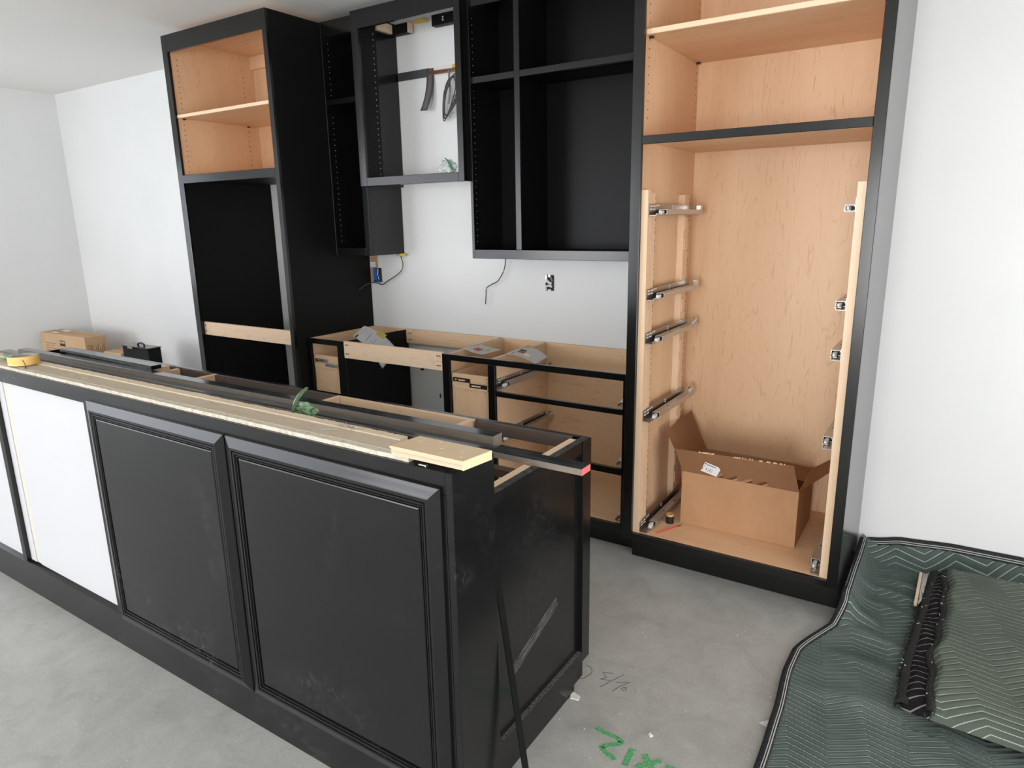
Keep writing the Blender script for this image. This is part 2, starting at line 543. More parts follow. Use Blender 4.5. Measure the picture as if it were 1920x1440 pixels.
hole_m = mat('dark_wall_hole', (0.03, 0.03, 0.03), 0.9)
for x, z, wd, ht in ((-1.586, .610, .034, .020), (-1.441, .446, .014, .036)):
    obj('wall_hole', MB().prism([(x - wd * .5, z - ht * .2), (x - wd * .1, z - ht * .5), (x + wd * .5, z - ht * .3), (x + wd * .35, z + ht * .5), (x - wd * .3, z + ht * .4)], 'y', -.001, .001), hole_m, bpy.data.objects['wall_back'])

FLOOR = bpy.data.objects['floor']
def ribbon(pts, wid, z=0.0009):
    """flat painted line on the floor"""
    mb = MB()
    pts = [Vector((p[0], p[1], 0)) for p in pts]
    L = []
    for i, p in enumerate(pts):
        t = (pts[min(i + 1, len(pts) - 1)] - pts[max(i - 1, 0)]).normalized()
        nrm = Vector((-t.y, t.x, 0))
        ww = wid * (0.85 + 0.3 * random.random())
        L.append((p + nrm * ww, p - nrm * ww))
    top = [[mb.bm.verts.new((q.x, q.y, z)) for q in pr] for pr in L]
    bot = [[mb.bm.verts.new((q.x, q.y, -0.0005)) for q in pr] for pr in L]
    for i in range(len(L) - 1):
        mb.bm.faces.new((top[i][0], top[i + 1][0], top[i + 1][1], top[i][1]))
        for s in (0, 1):
            mb.bm.faces.new((top[i][s], top[i + 1][s], bot[i + 1][s], bot[i][s]))
    return mb


def dense(pts, k=5):
    out = []
    for a, b in zip(pts, pts[1:]):
        for i in range(k):
            out.append((a[0] + (b[0] - a[0]) * i / k, a[1] + (b[1] - a[1]) * i / k))
    return out + [pts[-1]]


for pts, wd in (([(.527, -1.700), (.562, -1.704), (.601, -1.704), (.622, -1.712), (.617, -1.726), (.590, -1.748), (.578, -1.765), (.594, -1.775), (.618, -1.782), (.633, -1.789)], .0085),
                ([(.663, -1.721), (.663, -1.752), (.665, -1.780), (.667, -1.793)], .0095),
                ([(.700, -1.722), (.712, -1.738), (.733, -1.758), (.752, -1.776)], .0095),
                ([(.752, -1.722), (.732, -1.745), (.716, -1.760), (.700, -1.782)], .0085),
                ([(.772, -1.735), (.795, -1.733), (.812, -1.742), (.806, -1.765)], .0085)):
    PZ = PZ + .0003 if 'PZ' in globals() else .0008
    obj('paint_mark', ribbon(dense(pts), wd, PZ), green_paint, FLOOR, label='green spray paint figure on the concrete')
for pts in ([(.362, -1.436), (.388, -1.446), (.398, -1.468), (.388, -1.505), (.368, -1.524)],
            [(.464, -1.431), (.428, -1.442), (.452, -1.462), (.437, -1.481), (.471, -1.470)],
            [(.498, -1.415), (.475, -1.470), (.455, -1.519)],
            [(.490, -1.469), (.533, -1.443), (.512, -1.478), (.500, -1.517)],
            [(.527, -1.496), (.535, -1.486), (.534, -1.474), (.524, -1.478), (.521, -1.492)]):
    obj('pencil_mark', ribbon(dense(pts, 3), 0.0012, 0.0007), pencil_m, FLOOR, label='pencilled figure on the concrete')

# ------------------------------------------------------------------ drawer slide (built once, copied as a part)
def slide_master():
    """left-hand under-mount slide; local x = away from the cabinet side, y = 0 front to 0.555 back"""
    L = 0.555
    base = obj('drawer_slide', MB().prism([(0.0, 0.0), (0.034, 0.0), (0.034, 0.009), (0.032, 0.009), (0.032, 0.0022), (0.0022, 0.0022), (0.0022, 0.046), (0.0, 0.046)], 'y', 0.0, L - 0.03), zinc_dark)
    obj('runner', MB().prism([(0.012, 0.004), (0.046, 0.004), (0.046, 0.0245), (0.013, 0.0245), (0.013, 0.017), (0.015, 0.017), (0.015, 0.0225), (0.044, 0.0225), (0.044, 0.006), (0.012, 0.006)], 'y', 0.085, L), zinc, base)
    obj('runner_core', bx(0.018, 0.0435, 0.110, L - 0.01, 0.0065, 0.0220), black_pl, base)
    obj('runner_tongue', bx(0.020, 0.044, 0.040, 0.0845, 0.004, 0.0065), zinc, base)
    obj('release_clip', MB().prism([(0.022, 0.055), (0.027, 0.042), (0.034, 0.042), (0.037, 0.055), (0.034, 0.086), (0.023, 0.086)], 'z', 0.0070, 0.0190), white_pl, base)
    obj('rear_hook', MB().prism([(L - .022, .0248), (L - .004, .0248), (L + .006, .032), (L + .007, .042), (L - .006, .048), (L - .022, .042)], 'x', .022, .040), chrome, base)
    sl = MB()
    for y, z in ((0.012, 0.035), (0.012, 0.022), (0.045, 0.035), (0.045, 0.022), (0.075, 0.037), (0.095, 0.038), (0.26, 0.036), (0.26, 0.026)):
        sl.box(0.0018, 0.0030, y, y + (0.020 if y < 0.06 else 0.012), z, z + 0.005)
    obj('slots', sl, label_white, base)['kind'] = 'stuff'
    hl = MB()
    for y in (0.22, 0.36):
        hl.cyl((0.031, y, 0.0243), 0.004, 0.0008, 'z', 10)
    obj('runner_holes', hl, black_pl, base)['kind'] = 'stuff'
    return base


SLIDE = slide_master()
SLIDE_USED = [False]
def put_slide(parent, x, y, z, right=False):
    loc = Vector((x, y, z)) - parent.location
    if not SLIDE_USED[0]:
        SLIDE_USED[0] = True
        o = SLIDE
        o.parent = parent
    else:
        o = copy_tree(SLIDE, parent)
    o.location = loc
    o.scale = (-1 if right else 1, 1, 1)
    return o


# ------------------------------------------------------------------ tall pantry cabinet (right)
T = thing('pantry_cabinet', (0.62, -0.35, 0), 'tall black cabinet at right with bare maple interior and drawer slides', 'cabinet')
YT = -0.703
for xa, xb in ((0.169, 0.183), (1.050, 1.068)):
    obj('side_panel', MB().prism([(YT + .0195, .145), (-.580, .145), (-.580, 0), (-.003, 0), (-.003, 2.705), (YT + .0195, 2.705)], 'x', xa, xb), black, T)
obj('side_lining', bx(0.183, 0.205, YT + .0195, -0.016, 0.15, 2.68), maple_z, T, label='maple inner face of the left side')
obj('side_lining', bx(1.036, 1.050, YT + .0195, -0.016, 0.15, 2.68), maple_z, T, label='maple inner face of the right side')
obj('back_panel', bx(0.205, 1.036, -0.030, -0.016, 0.17, 2.68), maple_z, T, label='bare maple veneer back')
frame(T, 'stile', 0.169, 0.213, YT, 0.145, 2.705)
frame(T, 'stile', 1.030, 1.068, YT, 0.145, 2.705)
frame(T, 'rail', 0.2132, 1.0298, YT, 2.63, 2.705)
frame(T, 'rail', 0.2132, 1.0298, YT, 1.844, 1.876)
frame(T, 'rail', 0.2132, 1.0298, YT, 0.145, 0.174)
obj('toe_kick', bx(0.183, 1.050, -0.580, -0.565, 0, 0.153), black, T)
obj('bottom_panel', bx(0.2055, 1.0355, YT + .0195, -0.031, 0.156, 0.1738), maple_x, T)
obj('fixed_shelf', bx(0.2055, 1.0355, YT + .0195, -0.031, 1.858, 1.8755), maple_x, T)
obj('top_panel', bx(0.2055, 1.0355, YT + .0195, -0.031, 2.66, 2.68), maple_x, T)
sh = obj('adjustable_shelf', bx(0.207, 1.034, -0.655, -0.032, 2.251, 2.269), maple_x, T)
obj('shelf_edge', bx(0.207, 1.034, -0.672, -0.655, 2.249, 2.269, bev=0.002), pale_x, sh)
for y in (-0.63, -0.06):
    for x0, x1 in ((0.205, 0.222), (1.019, 1.036)):
        obj('shelf_pin', bx(x0, x1, y - 0.006, y + 0.006, 2.2425, 2.2495), black_pl, T)
pin_holes(T, [(0.205, -0.63, 1.95, 2.6, 1), (0.205, -0.06, 1.95, 2.6, 1)], pin_dark)
obj('jamb_strip', bx(0.2055, 0.240, YT + .0195, -0.650, 0.174, 1.67), pale_z, T)
obj('jamb_strip', bx(1.000, 1.0355, YT + .0195, -0.650, 0.174, 1.67), pale_z, T)
def standard(xa, xb, y0, y1, front, sg):
    o = obj('slide_standard', bx(xa, xb, y0, y1, 0.174, 1.66), pale_z, T)
    tb, hs = MB(), MB()
    z = 0.26
    xf = xb if sg > 0 else xa
    while z < 1.50:
        for dz in (0.0, 0.092):
            ya, yb = (y0 + 0.004, y0 + 0.014) if front else (y0 + 0.006, y1 - 0.020)
            tb.box(min(xf, xf + .004 * sg), max(xf, xf + .004 * sg), ya, yb, z + dz, z + dz + 0.060, bev=0.001)
        z += 0.288
    z = 0.20
    while z < 1.65:
        hs.box(min(xf, xf + .0008 * sg), max(xf, xf + .0008 * sg), y1 - 0.004, y1 - 0.0015, z, z + random.choice((.006, .010, .014)))
        z += random.choice((0.018, 0.026, 0.034))
    obj('tab', tb, pale_z, o)['kind'] = 'stuff'
    obj('perforation', hs, pin_dark, o)['kind'] = 'stuff'
standard(0.2055, 0.236, -0.650, -0.588, True, 1)
standard(0.2055, 0.236, -0.232, -0.165, False, 1)
standard(1.004, 1.0355, -0.650, -0.588, True, -1)
standard(1.004, 1.0355, -0.232, -0.165, False, -1)
for z in (1.570, 1.225, 1.040, 0.698, 0.1765):
    put_slide(T, 0.2405, -0.675, z)
    put_slide(T, 0.9995, -0.675, z, True)

# ------------------------------------------------------------------ base cabinets
B2 = thing('base_cabinet', (-0.40, -0.30, 0), 'black framed maple base cabinet with open drawer bays beside tall cabinet', 'cabinet')
YB = -0.590
obj('side_panel', bx(-0.936, -0.918, YB + .019, -0.02, 0, 0.875), black, B2)
obj('side_lining', bx(-0.918, -0.906, YB + .0195, -0.02, 0.12, 0.8745), maple_y, B2)
obj('partition', bx(-0.634, -0.614, YB + .0195, -0.036, 0.12, 0.8745), maple_y, B2)
obj('side_lining', bx(0.130, 0.166, YB + .0195, -0.02, 0.12, 0.8745), maple_y, B2)
obj('back_panel', bx(-0.906, -0.634, -0.034, -0.020, 0.12, 0.8745), maple_x, B2)
obj('back_panel', bx(-0.614, 0.130, -0.034, -0.020, 0.12, 0.8745), maple_x, B2)
obj('bottom_panel', bx(-0.906, 0.130, YB + .0195, -0.036, 0.122, 0.1395), maple_x, B2)
frame(B2, 'stile', -0.936, -0.889, YB, 0.10, 0.876)
frame(B2, 'stile', -0.640, -0.597, YB, 0.1402, 0.8448)
frame(B2, 'stile', 0.108, 0.1685, YB, 0.10, 0.876)
frame(B2, 'rail', -0.8888, 0.1078, YB, 0.845, 0.876)
frame(B2, 'rail', -0.8888, 0.1078, YB, 0.100, 0.140)
frame(B2, 'rail', -0.5968, 0.1078, YB, 0.6835, 0.709)
frame(B2, 'rail', -0.5968, 0.1078, YB, 0.390, 0.422)
obj('toe_kick', bx(-0.936, 0.168, -0.520, -0.505, 0, 0.105), black, B2)
for z in (0.719, 0.430, 0.150):
    put_slide(B2, -0.6135, YB + 0.008, z)
    put_slide(B2, 0.1075, YB + 0.022, z, True)

B1 = thing('base_cabinet', (-1.84, -0.30, 0), 'narrow black framed base cabinet beside the tall left tower', 'cabinet')
obj('side_panel', bx(-1.695, -1.677, YB + .019, -0.02, 0, 0.875), flat_black, B1)
obj('side_lining', bx(-1.994, -1.980, YB + .0195, -0.02, 0.12, 0.8745), maple_y, B1)
obj('back_panel', bx(-1.980, -1.696, -0.034, -0.020, 0.12, 0.8745), maple_x, B1)
obj('panel_edge', bx(-1.694, -1.678, -0.10, -0.03, 0.8752, 0.8775), pale_x, B1)
frame(B1, 'stile', -1.996, -1.966, YB, 0.10, 0.876)
frame(B1, 'stile', -1.735, -1.677, YB, 0.10, 0.876)
frame(B1, 'rail', -1.9658, -1.7352, YB, 0.847, 0.876)
frame(B1, 'rail', -1.9658, -1.7352, YB, 0.100, 0.140)
obj('toe_kick', bx(-1.994, -1.677, -0.520, -0.505, 0, 0.105), black, B1)


def pullout(x0, x1, parent_label, slot_m):
    """tall bin drawer whose front carries two slotted adjuster brackets"""
    p = thing('pullout_drawer', ((x0 + x1) / 2, -0.3, 0.15), parent_label, 'drawer')
    yf = -0.572
    obj('front_panel', bx(x0, x1, yf, yf + 0.012, 0.150, 0.775), maple_z, p)
    obj('front_rail', bx(x0, x1, yf - 0.004, yf, 0.735, 0.775, bev=0.001), maple_x, p)
    obj('front_rail', bx(x0, x1, yf - 0.004, yf, 0.694, 0.733, bev=0.001), maple_x, p)
    obj('drawer_side', bx(x0, x0 + 0.012, yf + 0.012, -0.08, 0.150, 0.775), maple_y, p)
    obj('drawer_side', bx(x1 - 0.012, x1, yf + 0.012, -0.08, 0.150, 0.775), maple_y, p)
    obj('drawer_back', bx(x0 + 0.012, x1 - 0.012, -0.092, -0.08, 0.150, 0.775), maple_x, p)
    obj('drawer_bottom', bx(x0 + 0.012, x1 - 0.012, yf + 0.012, -0.092, 0.150, 0.165), maple_x, p)
    W = x1 - x0
    for xa, z in ((x0 + 0.010, 0.732), (x1 - 0.122, 0.708)):
        b = obj('adjuster_bracket', bx(xa, xa + 0.112, yf - 0.0075, yf - 0.004, z, z + 0.022, bev=0.0008), slot_m, p)
        obj('bracket_slot', bx(xa + 0.014, xa + 0.080, yf - 0.0082, yf - 0.0076, z + 0.007, z + 0.014), pale_x if slot_m == black_pl else zinc_dark, b)
        obj('screw', MB().cyl((xa + (0.032 if z > .72 else 0.080), yf - 0.0105, z + 0.0105), 0.0055, 0.003, 'y', 12), chrome, b)
    hs = MB()
    for z in (0.765, 0.742, 0.725, 0.702):
        hs.cyl((x1 - 0.006, yf - 0.0046, z), 0.0028, 0.001, 'y', 8)
        hs.cyl((x0 + 0.006, yf - 0.0046, z), 0.0028, 0.001, 'y', 8)
    obj('screw_holes', hs, pin_dark, p)['kind'] = 'stuff'
    return p


pullout(-1.960, -1.741, 'bin drawer with zinc brackets in the narrow left base cabinet', zinc)
pullout(-0.885, -0.645, 'bin drawer with black brackets beside the open drawer bays', black_pl)

S = thing('sink_rails', (-1.31, -0.3, 0.83), 'pale maple rails bridging the open sink bay', 'rail')
obj('front_rail', bx(-1.6765, -0.9365, YB, YB + 0.019, 0.782, 0.882, bev=0.001), pale_x, S)
obj('back_rail', bx(-1.6765, -0.9365, -0.040, -0.021, 0.786, 0.878, bev=0.001), maple_x, S)
ph = MB()
for x in (-1.665, -1.650, -0.972, -0.957):
    for z in (0.805, 0.858):
        ph.box(x, x + 0.012, YB - 0.0008, YB + 0.001, z, z + 0.006)
for x in (-1.655, -1.640):
    for z in (0.808, 0.850):
        ph.box(x, x + 0.010, -0.0408, -0.039, z, z + 0.006)
obj('pocket_holes', ph, pin_dark, S)['kind'] = 'stuff'

# ------------------------------------------------------------------ wall cabinets
YU = -0.304
ZT = 2.705
U1 = thing('wall_cabinet', (-1.84, -0.15, 1.363), 'narrow black wall cabinet beside the tall left tower', 'cabinet')
obj('side_panel', bx(-1.705, -1.687, YU + .019, -0.004, 1.363, ZT), black, U1)
obj('side_panel', bx(-1.996, -1.982, YU + .019, -0.004, 1.363, ZT), black, U1)
obj('back_panel', bx(-1.982, -1.705, -0.020, -0.004, 1.363, ZT), flat_black, U1)
obj('bottom_panel', bx(-1.982, -1.705, YU + .0195, -0.021, 1.385, 1.404), flat_black, U1)
obj('shelf', bx(-1.982, -1.705, YU + .0195, -0.021, 2.252, 2.272), flat_black, U1)
frame(U1, 'stile', -1.996, -1.981, YU, 1.363, ZT)
frame(U1, 'stile', -1.730, -1.687, YU, 1.363, ZT)
frame(U1, 'rail', -1.9808, -1.7302, YU, 1.363, 1.410)
frame(U1, 'rail', -1.9808, -1.7302, YU, 2.246, 2.277)
frame(U1, 'rail', -1.9808, -1.7302, YU, 2.618, ZT)
pin_holes(U1, [(-1.982, -0.255, 1.45, 2.2, 1), (-1.982, -0.255, 2.31, 2.6, 1)], pin_light, r=0.0024)

U2 = thing('hood_cabinet', (-1.29, -0.18, 1.767), 'open black hood cabinet set proud between the wall cabinets', 'cabinet')
YH = -0.355
obj('side_panel', bx(-1.686, -1.664, YH + .019, -0.004, 1.772, ZT), black, U2)
obj('inner_side', bx(-1.664, -1.640, YH + .0195, -0.205, 1.772, ZT - .02), flat_black, U2)
obj('side_panel', bx(-0.943, -0.925, YH + .019, -0.004, 1.767, ZT), black, U2)
obj('top_panel', bx(-1.640, -0.943, YH + .0195, -0.16, 2.68, ZT), flat_black, U2)
frame(U2, 'stile', -1.6855, -1.633, YH, 1.767, ZT)
frame(U2, 'stile', -0.963, -0.925, YH, 1.767, ZT)
obj('rail', bx(-1.6328, -0.9632, YH, YH + 0.060, 1.767, 1.815, bev=EB), black, U2)
frame(U2, 'rail', -1.6328, -0.9632, YH, 2.608, ZT)
blk = obj('nailer', bx(-1.664, -1.527, -0.055, -0.016, 2.634, 2.688), flat_black, U2)
obj('sawn_end', bx(-1.663, -1.640, -0.19, -0.06, 2.640, 2.688), pale_z, blk, label='bare maple end of the nailer')
obj('sawn_face', bx(-1.527, -1.520, -0.055, -0.016, 2.634, 2.688), pale_z, blk)
blk = obj('nailer', bx(-1.345, -0.960, -0.055, -0.016, 2.638, 2.695), flat_black, U2)
for z in (2.660, 2.674):
    obj('screw_head', MB().cyl((-1.264, -0.0565, z), 0.0055, 0.0016, 'y', 8), label_white, blk)
pin_holes(U2, [(-1.640, -0.228, 1.84, 2.62, 1)], pin_light, r=0.0036)
pin_holes(U2, [(-1.640, -0.322, 1.85, 2.60, 1)], pin_dark, r=0.0018)

U3 = thing('wall_cabinet', (-0.38, -0.15, 1.36), 'wide black wall cabinet with four open bays', 'cabinet')
obj('side_panel', bx(-0.924, -0.911, YU + .019, -0.004, 1.36, ZT), black, U3)
obj('side_panel', bx(0.150, 0.168, YU + .019, -0.004, 1.36, ZT), black, U3)
obj('back_panel', bx(-0.911, 0.150, -0.020, -0.004, 1.36, ZT), back_black, U3)
obj('bottom_panel', bx(-0.911, 0.150, YU + .0195, -0.021, 1.385, 1.404), flat_black, U3)
obj('shelf', bx(-0.911, 0.150, YU + .0195, -0.021, 2.254, 2.274), flat_black, U3)
obj('partition', bx(-0.632, -0.612, YU + .0195, -0.021, 1.404, 2.254), flat_black, U3)
obj('partition', bx(-0.632, -0.612, YU + .0195, -0.021, 2.274, ZT - .02), flat_black, U3)
frame(U3, 'stile', -0.924, -0.907, YU, 1.36, ZT)
frame(U3, 'stile', 0.030, 0.168, YU, 1.36, ZT)
frame(U3, 'stile', -0.638, -0.606, YU, 1.4082, 2.6078)
frame(U3, 'rail', -0.9068, 0.0298, YU, 1.36, 1.408)
frame(U3, 'rail', -0.9068, -0.6382, YU, 2.248, 2.280)
frame(U3, 'rail', -0.6058, 0.0298, YU, 2.248, 2.280)
frame(U3, 'rail', -0.9068, 0.0298, YU, 2.608, ZT)
pin_holes(U3, [(-0.911, -0.27, 1.45, 2.22, 1), (-0.911, -0.27, 2.31, 2.59, 1)], pin_light, r=0.0022)

# ------------------------------------------------------------------ tall oven tower (left)
L = thing('oven_tower', (-2.5, -0.34, 0), 'tall black cabinet tower at left with maple upper shelves and open oven bay', 'cabinet')
YL = -0.680
obj('side_panel', bx(-2.996, -2.980, YL + .019, -0.004, 0, ZT), black, L)
obj('inner_side', bx(-2.980, -2.946, YL + .0195, -0.004, 0, 1.850), flat_black, L)
obj('side_panel', bx(-2.016, -1.998, YL + .019, -0.004, 0, ZT), flat_black, L)
obj('side_lining', bx(-2.980, -2.950, YL + .0195, -0.055, 1.852, ZT - .02), maple_z, L)
obj('side_lining', bx(-2.030, -2.016, YL + .0195, -0.055, 1.852, ZT - .02), maple_z, L)
obj('back_panel', bx(-2.980, -2.016, -0.053, -0.040, 1.852, ZT - .02), maple_z, L)
obj('bay_top', bx(-2.9455, -2.0165, YL + .0195, -0.060, 1.834, 1.855), flat_black, L)
obj('nailer', bx(-2.950, -2.030, -0.072, -0.054, 2.600, 2.684), maple_x, L)
obj('fixed_shelf', bx(-2.9495, -2.0305, YL + .0195, -0.055, 1.856, 1.875), maple_x, L)
obj('top_panel', bx(-2.9495, -2.0305, YL + .0195, -0.055, 2.685, 2.704), maple_x, L)
sh = obj('adjustable_shelf', bx(-2.948, -2.032, -0.650, -0.075, 2.225, 2.243), maple_x, L)
obj('shelf_edge', bx(-2.948, -2.032, -0.665, -0.650, 2.223, 2.243, bev=0.002), pale_x, sh)
for y in (-0.62, -0.14):
    obj('shelf_pin', bx(-2.950, -2.934, y - 0.006, y + 0.006, 2.2165, 2.2235), black_pl, L)
pin_holes(L, [(-2.950, -0.62, 1.90, 2.59, 1), (-2.950, -0.14, 1.90, 2.56, 1)], pin_dark, r=0.0034)
frame(L, 'stile', -2.996, -2.943, YL, 0.0, ZT)
frame(L, 'stile', -2.034, -1.998, YL, 0.0, ZT)
frame(L, 'rail', -2.9428, -2.0342, YL, 2.606, ZT)
frame(L, 'rail', -2.9428, -2.0342, YL, 1.825, 1.876)
frame(L, 'rail', -2.9428, -2.0342, YL, 0.0, 0.12)
obj('cross_rail', bx(-2.945, -2.017, -0.655, -0.636, 0.836, 0.924, bev=0.001), pale_x, L, label='bare maple rail across the oven bay')
ph = MB()
for x in (-2.938, -2.040):
    for z in (0.858, 0.898):
        ph.box(x, x + 0.014, -0.6558, -0.6548, z, z + 0.007)
obj('pocket_holes', ph, pin_dark, L)['kind'] = 'stuff'

# ------------------------------------------------------------------ island with raised bar
I = thing('bar_island', (-1.2, -1.9, 0), 'black kitchen island with raised bar, panelled front and missing countertop', 'island')
YI = -2.255
XE = 0.433
obj('end_panel', bx(0.413, XE, YI, -2.090, 0, 1.016, bev=0.0015), black_dusty, I)
obj('top_rail', bx(-3.4, 0.4128, YI, YI + 0.02, 0.961, 1.016, bev=0.0015), black_dusty, I)
obj('front_panel', bx(-1.205, 0.4128, YI, YI + 0.018, 0.14, 0.9608), black_dusty, I)
obj('bar_back', bx(-3.4, 0.4128, -2.110, -2.090, 0.0, 1.015), black, I)
obj('bar_core', bx(-3.4, 0.4120, -2.225, -2.112, 0.0, 1.004), flat_black, I)
bb = MB().prism([(YI - 0.003, 0.0), (YI - 0.003, 0.138), (-2.238, 0.146), (-2.238, 0.0)], 'x', -3.4, 0.428)
obj('baseboard', bb, black_dusty, I)
for x0, x1 in ((-1.993, -1.956), (-2.84, -2.80)):
    obj('stile', bx(x0, x1, YI, -2.239, 0.1405, 0.9608, bev=0.0012), black, I)
obj('primed_panel', bx(-1.862, -1.206, -2.2385, -2.227, 0.146, 0.9605), primed, I, label='white unpainted panel left of the black doors')
obj('primed_panel', bx(-2.799, -1.994, -2.2385, -2.227, 0.146, 0.9605), primed, I, label='white unpainted panel at the far left end')
obj('backing_strip', bx(-1.955, -1.905, -2.2385, -2.227, 0.146, 0.9605), primed, I)
obj('backing_strip', bx(-1.904, -1.863, -2.2355, -2.227, 0.146, 0.9605), beige_edge, I, label='beige strip beside the white panel')


def rect_loft(rings, cap=True):
    """rings: (inset, depth) lofted rectangle profile; returns function of bounds"""
    def make(x0, x1, z0, z1, y):
        mb = MB()
        R = []
        for ins, dep in rings:
            R.append([mb.bm.verts.new(p) for p in ((x0 + ins, y + dep, z0 + ins), (x1 - ins, y + dep, z0 + ins), (x1 - ins, y + dep, z1 - ins), (x0 + ins, y + dep, z1 - ins))])
        for a, b in zip(R, R[1:]):
            for j in range(4):
                mb.bm.faces.new((a[j], a[(j + 1) % 4], b[(j + 1) % 4], b[j]))
        if cap:
            mb.bm.faces.new(R[-1])
        return mb
    return make


outer_prof = [(0.0, 0.0195), (0.0, 0.0125), (0.0015, 0.0100), (0.010, 0.0072), (0.020, 0.0036), (0.028, 0.0008), (0.030, 0.0), (0.036, 0.0), (0.037, 0.0035), (0.040, 0.0035), (0.0415, 0.0012), (0.0455, 0.0012), (0.047, 0.0065), (0.050, 0.0065), (0.0515, 0.0045), (0.0535, 0.0045), (0.0545, 0.0095), (0.0575, 0.0095)]
panel_prof = [(0.0545, 0.0150), (0.0577, 0.0150), (0.0578, 0.0095), (0.0595, 0.0065), (0.0625, 0.0055)]
for x0, x1 in ((-1.166, -0.389), (-0.381, 0.403)):
    z0, z1 = 0.129, 0.979
    yd = YI - 0.020
    d = obj('door', rect_loft(outer_prof, False)(x0, x1, z0, z1, yd), black_dusty, I)
    obj('centre_panel', rect_loft(panel_prof)(x0, x1, z0, z1, yd), black_dusty, d)

# low cabinet side of the island
XI = 0.390
obj('low_end_panel', bx(XI - 0.030, XI - 0.016, -2.089, -1.494, 0.0, 0.835), black_scuffed, I)
obj('end_stile', bx(XI - 0.0158, XI, -1.530, -1.476, 0.079, 0.876, bev=0.0008), black, I)
obj('end_top_rail', bx(XI - 0.030, XI - 0.004, -2.089, -1.5302, 0.836, 0.876, bev=0.0008), black_scuffed, I)
obj('sawdust', bx(XI - 0.029, XI - .005, -2.088, -1.478, 0.8761, 0.8764), dusty_top, I, label='dust on the top edge')
eb = MB().prism([(-2.089, 0.0), (-1.586, 0.0), (-1.586, 0.079), (-1.5302, 0.079), (-1.5302, 0.1176), (-2.089, 0.1176)], 'x', XI - 0.0158, XI)
er = obj('end_bottom_rail', eb, black_scuffed, I)
obj('sawdust', bx(XI - 0.0157, XI - .0008, -2.088, -1.531, 0.1177, 0.1186), sawdusty, er, label='sawdust on the ledge')
obj('end_lining', bx(XI - 0.056, XI - 0.0305, -2.089, -1.5185, 0.10, 0.8745), pale_y, I)
obj('corner_stile', bx(XI - 0.060, XI - 0.0305, -1.494, -1.476, 0.079, 0.876), black, I)
obj('back_top_rail', bx(-3.0, XI - 0.0602, -1.495, -1.476, 0.833, 0.876), black, I)
obj('rail_lining', bx(-0.045, XI - 0.0565, -1.5145, -1.4952, 0.836, 0.8755), raw_stain, I, label='stained inner face of the back rail')
obj('rail_lining', bx(-0.722, -0.082, -1.5145, -1.4952, 0.836, 0.8755), pale_x, I, label='pale maple inner face of the back rail')
obj('rail_lining', bx(-1.560, -0.750, -1.5145, -1.4952, 0.836, 0.8755), raw_stain, I, label='stained inner face of the back rail')
obj('rail_lining', bx(-3.0, -1.585, -1.5145, -1.4952, 0.836, 0.8755), raw_stain, I, label='stained inner face of the back rail')
obj('back_mid_rail', bx(-0.045, XI - 0.0602, -1.514, -1.476, 0.684, 0.712), raw_stain, I)
obj('back_bottom_rail', bx(-3.0, XI - 0.0602, -1.495, -1.476, 0.08, 0.12), black, I)
obj('island_kick', bx(-3.0, XI - 0.021, -1.596, -1.586, 0.0, 0.079), black, I)
obj('island_bottom', bx(-3.0, XI - 0.057, -2.089, -1.5, 0.105, 0.12), maple_x, I)
for xd in (-0.082, -0.750, -1.585, -1.868):
    obj('divider', bx(xd, xd + 0.026, -2.089, -1.4955, 0.12, 0.8755), pale_y if xd > -1 else maple_y, I)
obj('drawer_face', bx(-1.559, -0.7505, -1.494, -1.477, 0.12, 0.832), black, I)
obj('drawer_face', bx(-0.7235, -0.0825, -1.494, -1.477, 0.12, 0.832), black, I)
obj('far_end_panel', bx(-3.02, -3.0, -2.089, -1.476, 0.0, 0.876), black, I)
obj('drawer_face', bx(-2.999, -1.586, -1.494, -1.477, 0.12, 0.832), black, I)

# plywood strip on the bar top
def rough_strip(x0, x1, y0, y1, z0, z1, ja, jb, k=160, zj=0.0):
    mb = MB()
    rows = []
    for i in range(k + 1):
        x = x0 + (x1 - x0) * i / k
        a = y0 + (noise.noise((x * 14, 3.1, z0 * 50)) * 1.2 + random.uniform(-.3, .3)) * ja
        b = y1 + (noise.noise((x * 22, 9.7, z0 * 50)) * 0.9 + random.uniform(-.35, .35)) * jb
        zz = z1 + random.uniform(-zj, zj)
        rows.append([mb.bm.verts.new(p) for p in ((x, a, z0), (x, b, z0), (x, b, zz), (x, a, zz))])
    for A, B in zip(rows, rows[1:]):
        for j in range(4):
            mb.bm.faces.new((A[j], B[j], B[(j + 1) % 4], A[(j + 1) % 4]))
    mb.bm.faces.new(rows[0])
    mb.bm.faces.new(rows[-1][::-1])
    return mb


P = thing('plywood_strip', (-1.5, -2.19, 1.016), 'worn beige plywood strip along the black bar top', 'plywood')
obj('sheet', rough_strip(-3.3, -0.640, -2.228, -2.1655, 1.0165, 1.0295, .001, .001), ply, P)
obj('sheet', rough_strip(-0.637, 0.262, -2.228, -2.1655, 1.0165, 1.0300, .001, .001), ply, P)
obj('rear_edge', rough_strip(-3.3, 0.20, -2.164, -2.134, 1.0165, 1.0335, .0008, .005, 900, .0006), ply_pale, P, label='torn pale rear edge')
obj('front_edge', rough_strip(-3.3, 0.30, -2.246, -2.2295, 1.0165, 1.0280, .0018, .0006, 900, .0002), ply_white, P, label='chalky pale front edge')

